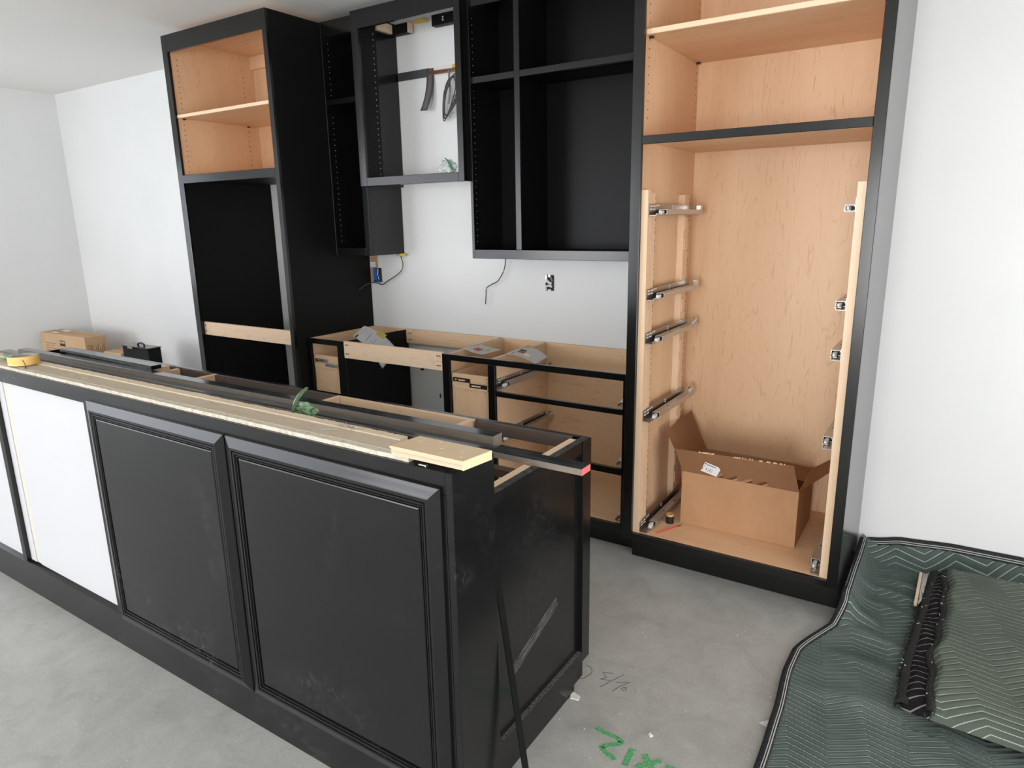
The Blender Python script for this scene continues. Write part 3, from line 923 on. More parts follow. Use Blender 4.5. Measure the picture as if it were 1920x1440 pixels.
SB = thing('scrap_board', (0.38, -2.22, 1.034), 'short maple plywood offcut on the bar corner', 'board')
SBm = obj('offcut', MB().prism([(0.262, -2.262), (0.470, -2.262), (0.482, -2.172), (0.276, -2.172)], 'z', 1.0347, 1.0500), scrap_m, SB)
obj('layer', MB().prism([(0.258, -2.263), (0.471, -2.263), (0.483, -2.172), (0.272, -2.172)], 'z', 1.0500, 1.0560), scrap_m, SB)
obj('layer', MB().prism([(0.262, -2.2635), (0.470, -2.2635), (0.470, -2.2622), (0.262, -2.2622)], 'z', 1.0410, 1.0450), layer_pink, SB)
obj('sawn_end', MB().prism([(0.4705, -2.2635), (0.4725, -2.2635), (0.4848, -2.172), (0.4827, -2.172)], 'z', 1.0347, 1.0562), scrap_end, SB, label='pale yellow sawn end')
hm = MB()
for x, y in ((0.30, -2.20), (0.345, -2.185), (0.375, -2.215), (0.395, -2.238), (0.432, -2.212), (0.45, -2.24)):
    hm.cyl((x, y, 1.0558), 0.0045, 0.0006, 'z', 8)
obj('nail_marks', hm, ply_pale, SB)['kind'] = 'stuff'
SW = thing('screw', (0.34, -2.250, 1.020), 'short zinc screw under the edge of the maple offcut', 'screw')
obj('shank', MB().cyl((0.335, -2.250, 1.0195), 0.0028, 0.020, 'x', 8), zinc_dark, SW)
obj('head', MB().cyl((0.355, -2.250, 1.0195), 0.0046, 0.003, 'x', 10), zinc_dark, SW)

# loose black strips lying along the island
def board(name, x0, x1, y0, y1, z0, z1, label, endm, skew=0.0, top=None, edge=None):
    o = thing(name, ((x0 + x1) / 2, (y0 + y1) / 2, z0), label, 'board')
    pts = [(x0, y0 + skew), (x1, y0), (x1, y1), (x0, y1 + skew)]
    obj('strip', MB().prism([(x0, y0 + skew + .0012), (x1, y0 + .0012), (x1, y1), (x0, y1 + skew)], 'z', z0, z1), top or blue_board, o)
    obj('front_edge', MB().prism([(x0, y0 + skew), (x1, y0), (x1, y0 + .0011), (x0, y0 + skew + .0011)], 'z', z0, z1 - .001), edge or raw_edge, o)
    if endm:
        obj('sawn_end', bx(x1 + .0001, x1 + .0016, y0, y1, z0, z1), endm, o, label='painted sawn end' if endm == pink else 'grey sawn end')
    return o


board('trim_strip', -3.15, 0.520, -1.797, -1.747, 0.8762, 0.895, 'long black trim strip whose pink end overhangs the island', pink, 0.012)
board('trim_strip', -2.985, 0.178, -1.727, -1.680, 0.8762, 0.914, 'black trim strip with grey sawn end behind the pink ended one', raw_edge, -0.030)
C_ = board('trim_strip', -2.66, -1.762, -1.699, -1.650, 0.914, 0.932, 'short dusty trim strip with painted sheen at the far left of the island', flat_black, 0.012, edge=blue_board)
tag(obj('support_block', bx(-1.875, -1.780, -1.676, -1.600, 0.8762, 0.9138), maple_x), 'small maple block under the short strip on the island', 'block')

# leaning strip at the island end
LS = MB()
a0, a1 = Vector((0.402, -2.074, 0.80)), Vector((0.500, -2.052, 0.0))
d = (a1 - a0)
for p in (0,):
    pr = []
    for q in (a0, a1):
        pr.append([LS.bm.verts.new(q + Vector(w_)) for w_ in ((0, -.012, 0), (.004, -.012, 0), (.004, .012, 0), (0, .012, 0))])
    for j in range(4):
        LS.bm.faces.new((pr[0][j], pr[1][j], pr[1][(j + 1) % 4], pr[0][(j + 1) % 4]))
    LS.bm.faces.new(pr[0]); LS.bm.faces.new(pr[1][::-1])
tag(obj('trim_moulding', LS, flat_black), 'thin black moulding leaning against the end of the island', 'moulding')

# ------------------------------------------------------------------ small things on the bar
TP = thing('tape_roll', (-1.775, -2.195, 1.034), 'yellow masking tape roll lying at the left end of the bar', 'tape')
def ring(r0, r1, z0, z1, k=48):
    mb = MB()
    c = TP.location
    R = [[mb.bm.verts.new((c.x + r * math.cos(2 * math.pi * i / k), c.y + r * math.sin(2 * math.pi * i / k), c.z + z)) for i in range(k)] for r, z in ((r0, z0), (r1, z0), (r1, z1), (r0, z1))]
    for a in range(4):
        A, B = R[a], R[(a + 1) % 4]
        for i in range(k):
            mb.bm.faces.new((A[i], B[i], B[(i + 1) % k], A[(i + 1) % k]))
    return mb
obj('tape', ring(0.0405, 0.054, 0.0005, 0.034), tape_y, TP, smooth=False)
obj('side_face', ring(0.0405, 0.0535, 0.0341, 0.0346), tape_core, TP)
obj('core', ring(0.038, 0.0404, 0.001, 0.034), tape_core, TP)
BN = thing('bent_nail', (-1.688, -2.226, 1.030), 'bent black nail in front of the tape roll', 'nail')
obj('shank', MB().tube([(-1.688, -2.226, 1.0302), (-1.6885, -2.226, 1.045), (-1.692, -2.228, 1.056), (-1.697, -2.229, 1.063)], 0.0014, 6), ink_black, BN)
obj('head', MB().cyl((-1.688, -2.226, 1.0300), 0.005, 0.002, 'z', 10), ink_black, BN)
sm_ = MB()
for i in range(16):
    x, y = 0.02 + random.gauss(0, .013), -2.160 + random.gauss(0, .007)
    t = random.random() * 3.1
    sm_.tube([(x, y, 1.0352 + .0012 * (i % 4)), (x + .015 * math.cos(t), y + .015 * math.sin(t), 1.0358 + .0012 * (i % 3))], 0.0011, 5)
tag(obj('staple_heap', sm_, zinc), 'small heap of loose steel staples on the plywood', 'staples', kind='stuff')
for i, (x, y, t) in enumerate(((-0.012, -2.190, .5), (-0.03, -2.198, .35))):
    tag(obj('staple', MB().tube([(x - .012, y - .004, 1.0315), (x, y, 1.0325), (x + .012 * math.cos(t), y + .012 * math.sin(t), 1.0325)], 0.0012, 5), zinc),
        ('loose staple nearest the steel staple heap', 'loose staple farther from the steel staple heap')[i], 'staple')
def crumple(c, sx, sy, sz, seed, f=9.0, amp=.35, lvl=3, flat=None):
    mb = MB()
    bmesh.ops.create_icosphere(mb.bm, subdivisions=lvl, radius=1.0)
    for v_ in mb.bm.verts:
        p = v_.co.copy()
        k = 1 + amp * noise.noise(p * 1.6 + Vector((seed, 0, 0))) + amp * .6 * abs(noise.noise(p * 4.0 + Vector((0, seed, 0))))
        q = Vector((p.x * sx * k, p.y * sy * k, p.z * sz * k))
        v_.co = Vector(c) + q
        if flat is not None and v_.co.z < flat:
            v_.co.z = flat
    return mb
GF = thing('plastic_film', (-0.26, -2.075, 1.0), 'crumpled green plastic film caught on the rear plywood edge', 'film')
obj('crumple', crumple((-0.268, -2.064, 1.020), 0.030, 0.015, 0.016, 4.2, lvl=3, amp=.95), green_film, GF)
def film_strip(u, v_):
    t = v_
    ctr = Vector((-0.303 + 0.062 * t * t, -2.085 + .012 * t, 1.005 + 0.088 * t))
    wdt = 0.008 * (1 - 0.6 * t) + .0016 * math.sin(9 * t)
    return ctr + Vector(((u - .5) * 2 * wdt, .006 * math.sin(u * 6 + t * 5), .003 * math.sin(u * 7)))
obj('upright_strip', MB().grid(6, 16, film_strip, 0.0006), green_film, GF, smooth=True)
obj('tail', MB().grid(10, 4, lambda u, v_: Vector((-0.235 + .075 * u, -2.082 + .016 * (v_ - .5) * (1 - .7 * u), 1.006 + .010 * u * (1 - u) * 4 - 0.002 + .004 * math.sin(u * 8))), 0.0006), green_film, GF, smooth=True)
tag(obj('plastic_film', crumple((-1.955, -2.185, 1.0435), 0.024, 0.018, 0.0125, 1.7, lvl=2, flat=1.0335), green_film), 'scrap of green film at the left edge beside tape roll', 'film')
tag(obj('steel_clip', bx(-1.945, -1.890, -2.150, -2.142, 1.0345, 1.048, bev=.001), chrome), 'small bright steel clip behind the tape roll', 'clip')

# ------------------------------------------------------------------ papers taped on the base cabinets
def paper(name, corners, bend, label, marks, tape_uv, drop=0.0):
    """corners: a,b,c,d as a curved sheet: bilinear plus a sag"""
    a, b, c, d = [Vector(p) for p in corners]
    ctr = (a + b + c + d) / 4
    o = thing(name, ctr, label, 'paper')
    nrm = (b - a).cross(d - a).normalized()
    if nrm.z < 0:
        nrm = -nrm
    def S(u, v_, e=0.0):
        p = a.lerp(b, u).lerp(d.lerp(c, u), v_)
        return p + nrm * (bend * math.sin(math.pi * u) + drop * math.sin(math.pi * v_) + e)
    obj('sheet', MB().grid(14, 14, S, 0.0004), paper_m, o, smooth=True)
    for (u0, u1, v0, v1, mm, nm) in marks:
        obj(nm, MB().grid(4, 4, lambda u, v_: S(u0 + (u1 - u0) * u, v0 + (v1 - v0) * v_, 0.0008)), mm, o)
    u0, u1, v0, v1 = tape_uv
    obj('tape', MB().grid(5, 4, lambda u, v_: S(u0 + (u1 - u0) * u, v0 + (v1 - v0) * v_, 0.0020), 0.0005), yellow_tape, o, label='yellow masking tape')
    return o


lines = [(0.12, 0.55, 0.10 + .06 * i, 0.115 + .06 * i, ink_grey, 'print_line') for i in range(3)]
paper('paper_sheet', [(-0.655, -0.195, 0.880), (-0.381, -0.419, 0.881), (-0.346, -0.604, 0.882), (-0.603, -0.479, 0.887)], 0.010,
      'white printed sheet with a blue heading over the drawer bays',
      [(0.16, 0.40, 0.40, 0.52, ink_black, 'print_heading'), (0.20, 0.44, 0.54, 0.70, ink_red, 'print_block'), (0.10, 0.13, 0.25, 0.60, ink_blue, 'print_line'),
       (0.46, 0.66, 0.62, 0.80, yellow_mark, 'highlight'), (0.12, 0.17, 0.70, 0.92, ink_grey, 'print_line')], (.06, .30, -.06, .20))
paper('paper_sheet', [(-0.890, -0.285, 0.881), (-0.694, -0.366, 0.884), (-0.716, -0.523, 0.880), (-0.906, -0.444, 0.884)], -0.006,
      'white printed sheet with red block lying over the bin drawer',
      [(0.22, 0.50, 0.42, 0.72, ink_red, 'print_block'), (0.62, 0.66, 0.3, 0.5, ink_grey, 'print_line'), (0.72, 0.74, 0.3, 0.45, ink_grey, 'print_line')], (.10, .42, -.22, .06))
# the third sheet lies over the narrow cabinet's side panel and slopes into the sink bay
paper('paper_sheet', [(-1.805, -0.285, 0.926), (-1.530, -0.285, 0.792), (-1.462, -0.500, 0.722), (-1.690, -0.500, 0.898)], 0.022,
      'white printed sheet sloping over the narrow cabinet side behind the rail',
      [(0.05, 0.09, 0.75, 0.97, ink_black, 'print_line'), (0.30, 0.315, 0.3, 0.8, ink_grey, 'print_line'), (0.40, 0.412, 0.35, 0.7, ink_blue, 'print_line'), (0.48, 0.492, 0.35, 0.75, ink_blue, 'print_line')],
      (.38, .60, -.10, .20))

# ------------------------------------------------------------------ cardboard box in the tall cabinet
BX = thing('cardboard_box', (0.62, -0.30, 0.1745), 'open brown cardboard box inside the tall maple cabinet', 'box')
x0, x1, y0, y1, z0, z1 = 0.365, 0.868, -0.485, -0.125, 0.1748, 0.430
obj('front_side', bx(x0, x1, y0, y0 + .004, z0, z1), card, BX)
obj('back_side', bx(x0, x1, y1 - .004, y1, z0, z1), card, BX)
obj('left_side', bx(x0, x0 + .004, y0 + .004, y1 - .004, z0, z1), card, BX)
obj('right_side', bx(x1 - .004, x1, y0 + .004, y1 - .004, z0, z1), card, BX)
obj('box_bottom', bx(x0 + .004, x1 - .004, y0 + .004, y1 - .004, z0, z0 + .004), card_in, BX)
def flap(name, a, b, c, d, m=card):
    a, b, c, d = [Vector(p) for p in (a, b, c, d)]
    return obj(name, MB().grid(8, 4, lambda u, v_: a.lerp(b, u).lerp(d.lerp(c, u), v_), 0.004), m, BX)
ff = flap('front_flap', (x0, y0 + .002, z1), (x1, y0 + .002, z1), (x1 - .022, y0 - .040, z1 + .128), (x0 - .030, y0 - .030, z1 + .112))
tn = MB()
for i in range(60):
    f_ = random.choice((random.uniform(.22, .35), random.uniform(.52, .93)))
    p = Vector((x0 - .030, y0 - .030, z1 + .112)).lerp(Vector((x1 - .022, y0 - .040, z1 + .128)), f_)
    tn.box(p.x - .0025, p.x + .0025, p.y - .003, p.y + .001, p.z - .003, p.z + random.uniform(.001, .004))
obj('torn_edge', tn, card_edge, ff)['kind'] = 'stuff'
flap('left_flap', (x0 + .002, y0 + .02, z1), (x0 + .002, y1 - .004, z1), (x0 - .105, y1 + .055, z1 + .170), (x0 - .115, y0 + .080, z1 + .155))
flap('right_flap', (x1 - .002, y0 + .004, z1), (x1 - .002, y1 - .02, z1), (x1 + .105, y1 - .03, z1 + .085), (x1 + .100, y0 + .10, z1 + .078))
flap('inner_flap', (x1 - .006, y0 + .16, z1 - .006), (x1 - .006, y1 - .01, z1 - .006), (x1 - .15, y1 - .012, z1 + .004), (x1 - .15, y0 + .17, z1 + .004), card)
# shipping label: lies in the plane of the front flap
fa, fn = Vector((x0 + .002, y0 + .002, z1)), None
def on_flap(px, pz, e):
    t = pz / .12
    return Vector((x0 + px, y0 - .0025 - .0345 * t - e, z1 + .118 * t))
lb = MB()
lab_pts = [(0.110, 0.073), (0.168, 0.057), (0.177, 0.044), (0.157, 0.004), (0.086, 0.022)]
lb.bm.faces.new([lb.bm.verts.new(on_flap(*p, .0012)) for p in lab_pts])
lab = obj('shipping_label', lb, label_white, BX, label='white shipping label')
def lab_quad(u0, u1, w0, w1):
    o_, eu, ew = Vector((0.110, 0.073)), Vector((0.058, -0.016)), Vector((-0.024, -0.051))
    return [on_flap(*(o_ + eu * u + ew * w_), .0020) for u, w_ in ((u0, w0), (u1, w0), (u1, w1), (u0, w1))]
for r_, mm in (((.03, .16, .08, .16), ink_black), ((.22, .90, .12, .22), ink_grey), ((.02, .06, .5, .85), ink_black), ((.10, .13, .2, .45), ink_grey), ((.30, .34, .45, .75), ink_black),
               ((.46, .49, .5, .9), ink_grey), ((.58, .62, .45, .75), ink_black), ((.72, .75, .45, .9), ink_grey)):
    q_ = MB()
    q_.quad(*lab_quad(*r_))
    obj('label_line', q_, mm, lab)
JR = thing('small_jar', (0.324, -0.510, 0.1743), 'small black jar with a brass lid beside the cardboard box', 'jar')
obj('jar', MB().cyl((0.324, -0.510, 0.1745), 0.0185, 0.0345, 'z', 24), black_pl, JR, smooth=False)
obj('lid', MB().cyl((0.324, -0.510, 0.209), 0.0178, 0.009, 'z', 24), brass_m, JR)
SD = thing('screwdriver', (0.345, -0.585, 0.178), 'small red screwdriver with dark tip on the cabinet floor', 'screwdriver')
pA, pB = Vector((0.313, -0.650, 0.1775)), Vector((0.384, -0.508, 0.1775))
obj('handle', MB().tube([pA, pA.lerp(pB, .35), pA.lerp(pB, .8)], 0.0022, 8, 0.0032), red_pl, SD)
obj('tip', MB().tube([pA.lerp(pB, .8), pB], 0.0026, 8, 0.0010), black_pl, SD)

# ------------------------------------------------------------------ wall openings, wires
EBX = thing('electrical_box', (-1.94, -0.02, 1.16), 'blue electrical box in a torn wall hole under the narrow wall cabinet', 'electrical box')
obj('torn_opening', bx(-1.9965, -1.908, -0.0035, -0.0005, 1.165, 1.352), drywall_torn, EBX)
obj('stud', bx(-1.990, -1.925, -0.0060, -0.0036, 1.262, 1.352), stud_m, EBX)
obj('stud', bx(-1.996, -1.960, -0.0056, -0.0036, 1.170, 1.262), stud_m, EBX)
obj('drywall_patch', bx(-1.994, -1.945, -0.0075, -0.0061, 1.272, 1.305), white_pl, EBX)
obj('box_body', bx(-1.958, -1.896, -0.016, -0.0036, 1.172, 1.266, bev=.001), black_pl, EBX)
obj('box_rim', bx(-1.956, -1.928, -0.020, -0.0161, 1.176, 1.264, bev=.001), blue_pl, EBX)
obj('box_rim', bx(-1.956, -1.898, -0.020, -0.0161, 1.172, 1.184, bev=.001), blue_pl, EBX)
obj('wire_end', MB().tube([(-1.916, -.018, 1.262), (-1.914, -.019, 1.24), (-1.92, -.020, 1.215)], .0028, 6), white_pl, EBX)
obj('wire_end', MB().tube([(-1.905, -.018, 1.218), (-1.914, -.020, 1.205), (-1.908, -.019, 1.19)], .0028, 6), label_white, EBX)
OB = thing('outlet_box', (-0.610, -0.01, 1.165), 'open steel outlet box with bundled wires in the wall', 'electrical box')
obj('box_body', bx(-0.637, -0.583, -0.0040, -0.0005, 1.168, 1.257, bev=.001), ink_black, OB)
obj('box_side', bx(-0.637, -0.624, -0.0065, -0.0041, 1.215, 1.256), zinc_dark, OB)
obj('ear', bx(-0.617, -0.605, -0.0065, -0.0041, 1.246, 1.257), chrome, OB)
obj('ear', bx(-0.620, -0.600, -0.0065, -0.0041, 1.166, 1.176), label_white, OB)
obj('wire_bundle', MB().tube([(-0.625, -.012, 1.228), (-.608, -.015, 1.216), (-.592, -.012, 1.208)], .0085, 8), white_pl, OB)
obj('wire_bundle', MB().tube([(-0.628, -.010, 1.172), (-.628, -.013, 1.193), (-.612, -.014, 1.198), (-.590, -.010, 1.192)], .0065, 8), label_white, OB)
obj('wire_bundle', MB().tube([(-0.600, -.010, 1.246), (-.592, -.012, 1.236), (-.589, -.010, 1.222)], .0050, 8), wire_grey, OB)


def smooth_path(pts, k=6):
    pts = [Vector(p) for p in pts]
    out = []
    for i in range(len(pts) - 1):
        p0, p1, p2, p3 = pts[max(i - 1, 0)], pts[i], pts[i + 1], pts[min(i + 2, len(pts) - 1)]
        for j in range(k):
            t = j / k
            out.append(0.5 * ((2 * p1) + (p2 - p0) * t + (2 * p0 - 5 * p1 + 4 * p2 - p3) * t * t + (3 * p1 - p0 - 3 * p2 + p3) * t ** 3))
    return out + [pts[-1]]


W1 = MB().tube(smooth_path([(-1.708, -.03, 1.364), (-1.692, -.03, 1.335), (-1.681, -.03, 1.298), (-1.692, -.03, 1.262), (-1.729, -.03, 1.232), (-1.785, -.03, 1.203), (-1.835, -.03, 1.178), (-1.875, -.03, 1.159), (-1.92, -.032, 1.168), (-1.950, -.05, 1.170), (-1.975, -.09, 1.155), (-1.990, -.13, 1.128)]), .0030, 8)
tag(obj('loose_cable', W1, wire_brown, smooth=True), 'brown cable curling from narrow wall cabinet past the blue box', 'cable')
W2 = MB().tube(smooth_path([(-0.890, -.03, 1.362), (-0.890, -.03, 1.320), (-0.905, -.03, 1.270), (-0.945, -.03, 1.215), (-0.995, -.03, 1.190), (-1.028, -.03, 1.168), (-1.033, -.03, 1.125), (-1.038, -.03, 1.072)]), .0030, 8)
tag(obj('loose_cable', W2, wire_brown, smooth=True), 'dark cable hanging under the wide wall cabinet', 'cable')
tag(obj('spray_foam', crumple((-1.690, -.028, 1.3560), .042, .016, .010, 2.5, lvl=2), foam, smooth=True), 'yellow spray foam under the corner of the narrow wall cabinet', 'foam')
tag(obj('spray_foam', crumple((-1.444, -.040, 2.684), .058, .020, .010, 6.5, lvl=2), foam, smooth=True), 'yellow foam at the top inside the hood cabinet', 'foam')

HG = thing('metal_flashing', (-1.5, -0.01, 2.40), 'dark metal strip across hood opening with a bent end hanging down', 'flashing')
obj('strap', bx(-1.655, -1.415, -.014, -.004, 2.388, 2.433), dark_metal, HG)
def fl(u, v_):
    return Vector((-1.428 + .042 * u - .022 * v_ ** 3 + .006 * math.sin(3 * v_), -.016 - .03 * v_ - .02 * v_ * v_ + .012 * u, 2.432 - .236 * v_))
obj('bent_end', MB().grid(3, 16, fl, .0012), light_metal, HG, smooth=True)
PI_ = thing('copper_pipe', (-1.3, -0.01, 2.41), 'copper pipe exposed in a torn slot behind the hood cabinet', 'pipe')
obj('torn_slot', rough_strip(-1.412, -0.95, -.0030, -.0006, 2.386, 2.437, .0, .0, 30, .004), drywall_torn, PI_)
obj('pipe', MB().tube([(-1.412, -.012, 2.406), (-1.10, -.012, 2.400), (-0.96, -.012, 2.399)], .0115, 10), copper, PI_, smooth=True)
obj('foam_seal', crumple((-1.225, -.012, 2.424), .020, .009, .010, 3.3, lvl=2), foam, PI_, smooth=True)
CC = thing('cable_coil', (-1.22, -0.05, 2.2), 'bundle of coiled brown and grey cables hanging in the hood opening', 'cable')
obj('cable', MB().tube(smooth_path([(-1.262, -.02, 2.400), (-1.250, -.035, 2.35), (-1.243, -.04, 2.29), (-1.252, -.045, 2.22)]), .0060, 8), wire_grey, CC, smooth=True)
for k_ in range(5):
    cx, rx, rz, tz = -1.262 + .015 * k_, .045 + .006 * k_, .105 + .010 * random.random(), .25 * (k_ - 2)
    pts = []
    for i in range(21):
        a_ = math.pi * 2 * i / 20
        px, pz = rx * math.sin(a_), rz * math.cos(a_)
        pts.append((cx + px * .8 + pz * (.30 + .05 * k_) , -.035 - .006 * k_ + .01 * math.sin(a_ * 2), 2.246 + pz + .006 * k_))
    obj('cable', MB().tube(smooth_path(pts, 3), .0032, 6), wire_brown, CC, smooth=True)
BG = thing('plastic_bag', (-1.06, -0.33, 1.816), 'crumpled clear plastic bag with green band in the hood cabinet', 'bag')
obj('film', crumple((-1.055, -.325, 1.843), .052, .026, .034, 8.1, lvl=4, amp=.5, flat=1.8158), clear_film, BG)
obj('band', MB().grid(3, 12, lambda u, v_: Vector((-1.052 + .022 * u + .055 * v_ ** 1.5, -.357 + .006 * math.sin(4 * v_), 1.888 - .060 * v_ ** 1.3 - .018 * u * (1 - v_) + .010 * math.sin(6 * v_))), .0008), green_band, BG, smooth=True)
# thin lamp wires poking into the wall cabinets
tag(obj('lamp_wire', MB().tube(smooth_path([(-1.735, -.024, 2.590), (-1.760, -.03, 2.562), (-1.785, -.035, 2.530)]), .003, 6), wire_grey, smooth=True), 'short grey wire poking out inside top of narrow wall cabinet', 'wire')
tag(obj('lamp_wire', MB().tube(smooth_path([(-.705, -.022, 2.235), (-.715, -.03, 2.20), (-.722, -.03, 2.155)]), .0018, 6), wire_brown, smooth=True), 'short wire inside the lower left bay of wide wall cabinet', 'wire')

# ------------------------------------------------------------------ boxes by the far left corner
def rotbox(name, loc, ang, label, cat):
    o = thing(name, loc, label, cat)
    o.rotation_euler.z = ang
    return o
def lobj(name, mb, m, parent, label=None):
    bm = mb.bm
    bmesh.ops.recalc_face_normals(bm, faces=list(bm.faces))
    me = bpy.data.meshes.new(name)
    bm.to_mesh(me)
    bm.free()
    me.materials.append(m)
    o = bpy.data.objects.new(name, me)
    COL.objects.link(o)
    o.parent = parent
    if label:
        o['label'] = label
    return o
FB = rotbox('cardboard_box', (-5.42, -0.395, 0), 0.04, 'closed cardboard carton with black logo in the far left corner', 'box')
lobj('carton', bx(-.375, .375, -.095, .095, 0, .62, bev=.003), card_far, FB)
lobj('top_tape', bx(-.36, .37, -.012, .012, .6202, .6208), card, FB)
lobj('top_label', bx(-.27, -.17, -.055, -.020, .6202, .6210), label_white, FB, 'white label')
lobj('top_label', bx(-.25, -.15, .030, .075, .6202, .6210), label_white, FB, 'white label')
lg = MB().box(-.045, .045, -.0965, -.0952, .515, .565)
lobj('print_logo', lg, ink_black, FB, 'black printed square')
lobj('print_logo', bx(-.040, .040, -.0975, -.0966, .540, .558), card_far, FB)
mk = MB()
for i in range(4):
    mk.box(-.30, -.12 - .03 * (i % 2), -.0965, -.0952, .525 - .022 * i, .531 - .022 * i)
lobj('print_text', mk, card_ink, FB)['kind'] = 'stuff'
mk = MB()
for i in range(9):
    mk.box(.3752, .3762, -.075 + .017 * i, -.066 + .017 * i, .470, .470 + .035 + .02 * ((i * 7) % 3))
mk.box(.3752, .3762, -.08, -.03, .535, .545)
mk.box(.3752, .3762, -.08, -.04, .515, .522)
lobj('print_text', mk, card_ink, FB)['kind'] = 'stuff'
FB2 = rotbox('cardboard_box', (-4.84, -0.25, 0), 0.06, 'low cardboard carton between the logo carton and black case', 'box')
lobj('carton', bx(-.13, .13, -.11, .11, 0, .488, bev=.003), card_far, FB2)
lobj('top_tape', bx(-.13, .13, -.015, .015, .4882, .4888), card, FB2)
CS = rotbox('tool_case', (-4.265, -0.40, 0), 0.03, 'black case with a top handle against the white wall', 'case')
lobj('case_body', bx(-.185, .185, -.055, .055, 0, .592, bev=.006), flat_black, CS)
lobj('lid', bx(-.188, .188, -.058, .058, .592, .604, bev=.003), black, CS)
hd = MB().tube(smooth_path([(-.045, 0, .604), (-.035, 0, .620), (0, 0, .626), (.035, 0, .620), (.045, 0, .604)], 4), .008, 8)
lobj('handle', hd, black_pl, CS)
lobj('latch', bx(-.10, -.03, -.0605, -.0582, .585, .602), zinc_dark, CS)

# ------------------------------------------------------------------ moving blankets
def lerp_tab(tab, t):
    if t <= tab[0][0]:
        return tab[0][1]
    for (a, va), (b, vb) in zip(tab, tab[1:]):
        if t <= b:
            f_ = (t - a) / (b - a)
            f_ = f_ * (.45 + .55 * f_ * (3 - 2 * f_)) if f_ < 1 else 1
            return va + (vb - va) * f_
    return tab[-1][1]


LEFT = [(-2.05, 1.01), (-1.80, 1.005), (-1.609, 0.999), (-1.365, 0.992), (-1.12, 0.975), (-0.98, 0.978), (-0.66, 1.086), (-0.02, 1.086)]
ZW = [(1.07, 0.040), (1.138, 0.058), (1.251, 0.086), (1.454, 0.103), (1.693, 0.105), (2.5, 0.10)]
def tri(t, lam):
    q = (t / lam) % 2
    return (q if q < 1 else 2 - q) * lam
def quilt_z(u, v_, spacing, amp, lam):
    ph_ = ((v_ + tri(u, lam) * amp / lam) / spacing) % 1.0
    return (0.5 - 0.5 * math.cos(2 * math.pi * ph_)) ** 0.6
def quv(x, y, ang):
    # cloth coordinates: pattern turned by ang and pulled slightly out of true
    wx = x + .010 * noise.noise((x * 5, y * 5, 3.3))
    wy = y + .012 * noise.noise((x * 4 + 9, y * 4, 8.1))
    c_, s_ = math.cos(ang), math.sin(ang)
    return wx * c_ + wy * s_ + 10, -wx * s_ + wy * c_ + 10
def gauss2(x, y, ax, ay, bx_, by_, wd):
    """soft ridge along a segment"""
    dx, dy = bx_ - ax, by_ - ay
    l2 = dx * dx + dy * dy
    t = max(0, min(1, ((x - ax) * dx + (y - ay) * dy) / l2))
    d2 = (x - ax - t * dx) ** 2 + (y - ay - t * dy) ** 2
    return math.exp(-d2 / (wd * wd)) * math.sin(math.pi * min(1, max(0.0, t * .9 + .05)))
def blanket_z(x, y):
    z = 0.010
    z += 0.016 * gauss2(x, y, 1.10, -0.72, 1.34, -0.80, .035) + 0.020 * gauss2(x, y, 1.08, -0.60, 1.22, -0.66, .03)
    z += 0.014 * gauss2(x, y, 1.07, -0.93, 1.33, -0.95, .04) + 0.012 * gauss2(x, y, 1.15, -0.48, 1.34, -0.55, .03)
    z += 0.016 * gauss2(x, y, 1.12, -0.36, 1.36, -0.40, .025) + 0.012 * gauss2(x, y, 1.20, -0.25, 1.36, -0.28, .02)
    z += 0.010 * gauss2(x, y, 1.00, -1.20, 1.3, -1.15, .05) + 0.012 * gauss2(x, y, 1.30, -1.32, 2.0, -1.40, .05)
    z += 0.010 * (noise.noise((x * 4, y * 4, 1.3)) + .6)
    # pressed flat under the folded blanket
    if x > 1.30 and -1.22 < y < -0.12:
        z = min(z, .016 + max(0, 1.34 - x) * .4)
    # up against the cabinet side
    if y > -0.74:
        k_ = min(1, (y + 0.74) / 0.10)
        dd = max(0.0, x - 1.084)
        z += k_ * (0.085 + .012 * math.sin(9 * y)) * math.exp(-(dd / 0.045) ** 1.6)
    # up the wall
    zt = lerp_tab(ZW, x)
    dw = max(0.0, -0.018 - y)
    z = max(z, zt * math.exp(-(dw / 0.062) ** 1.7) + z * .4) if dw < .2 else z
    return z
NX, NY = 250, 600
XRT = 2.25
def bl_f(u, v_):
    y = -2.05 + (2.05 - 0.012) * v_
    xl = lerp_tab(LEFT, y)
    x = xl + (XRT - xl) * u
    z = blanket_z(x, y)
    z += 0.0070 * quilt_z(*quv(x, y, .19), *QG) * min(1, u * 40)
    return Vector((x, y, z))
mbq = MB().grid(NX, NY, bl_f)
uvl = mbq.bm.loops.layers.uv.verify()
for f_ in mbq.bm.faces:
    for lp in f_.loops:
        lp[uvl].uv = quv(lp.vert.co.x, lp.vert.co.y, .19)
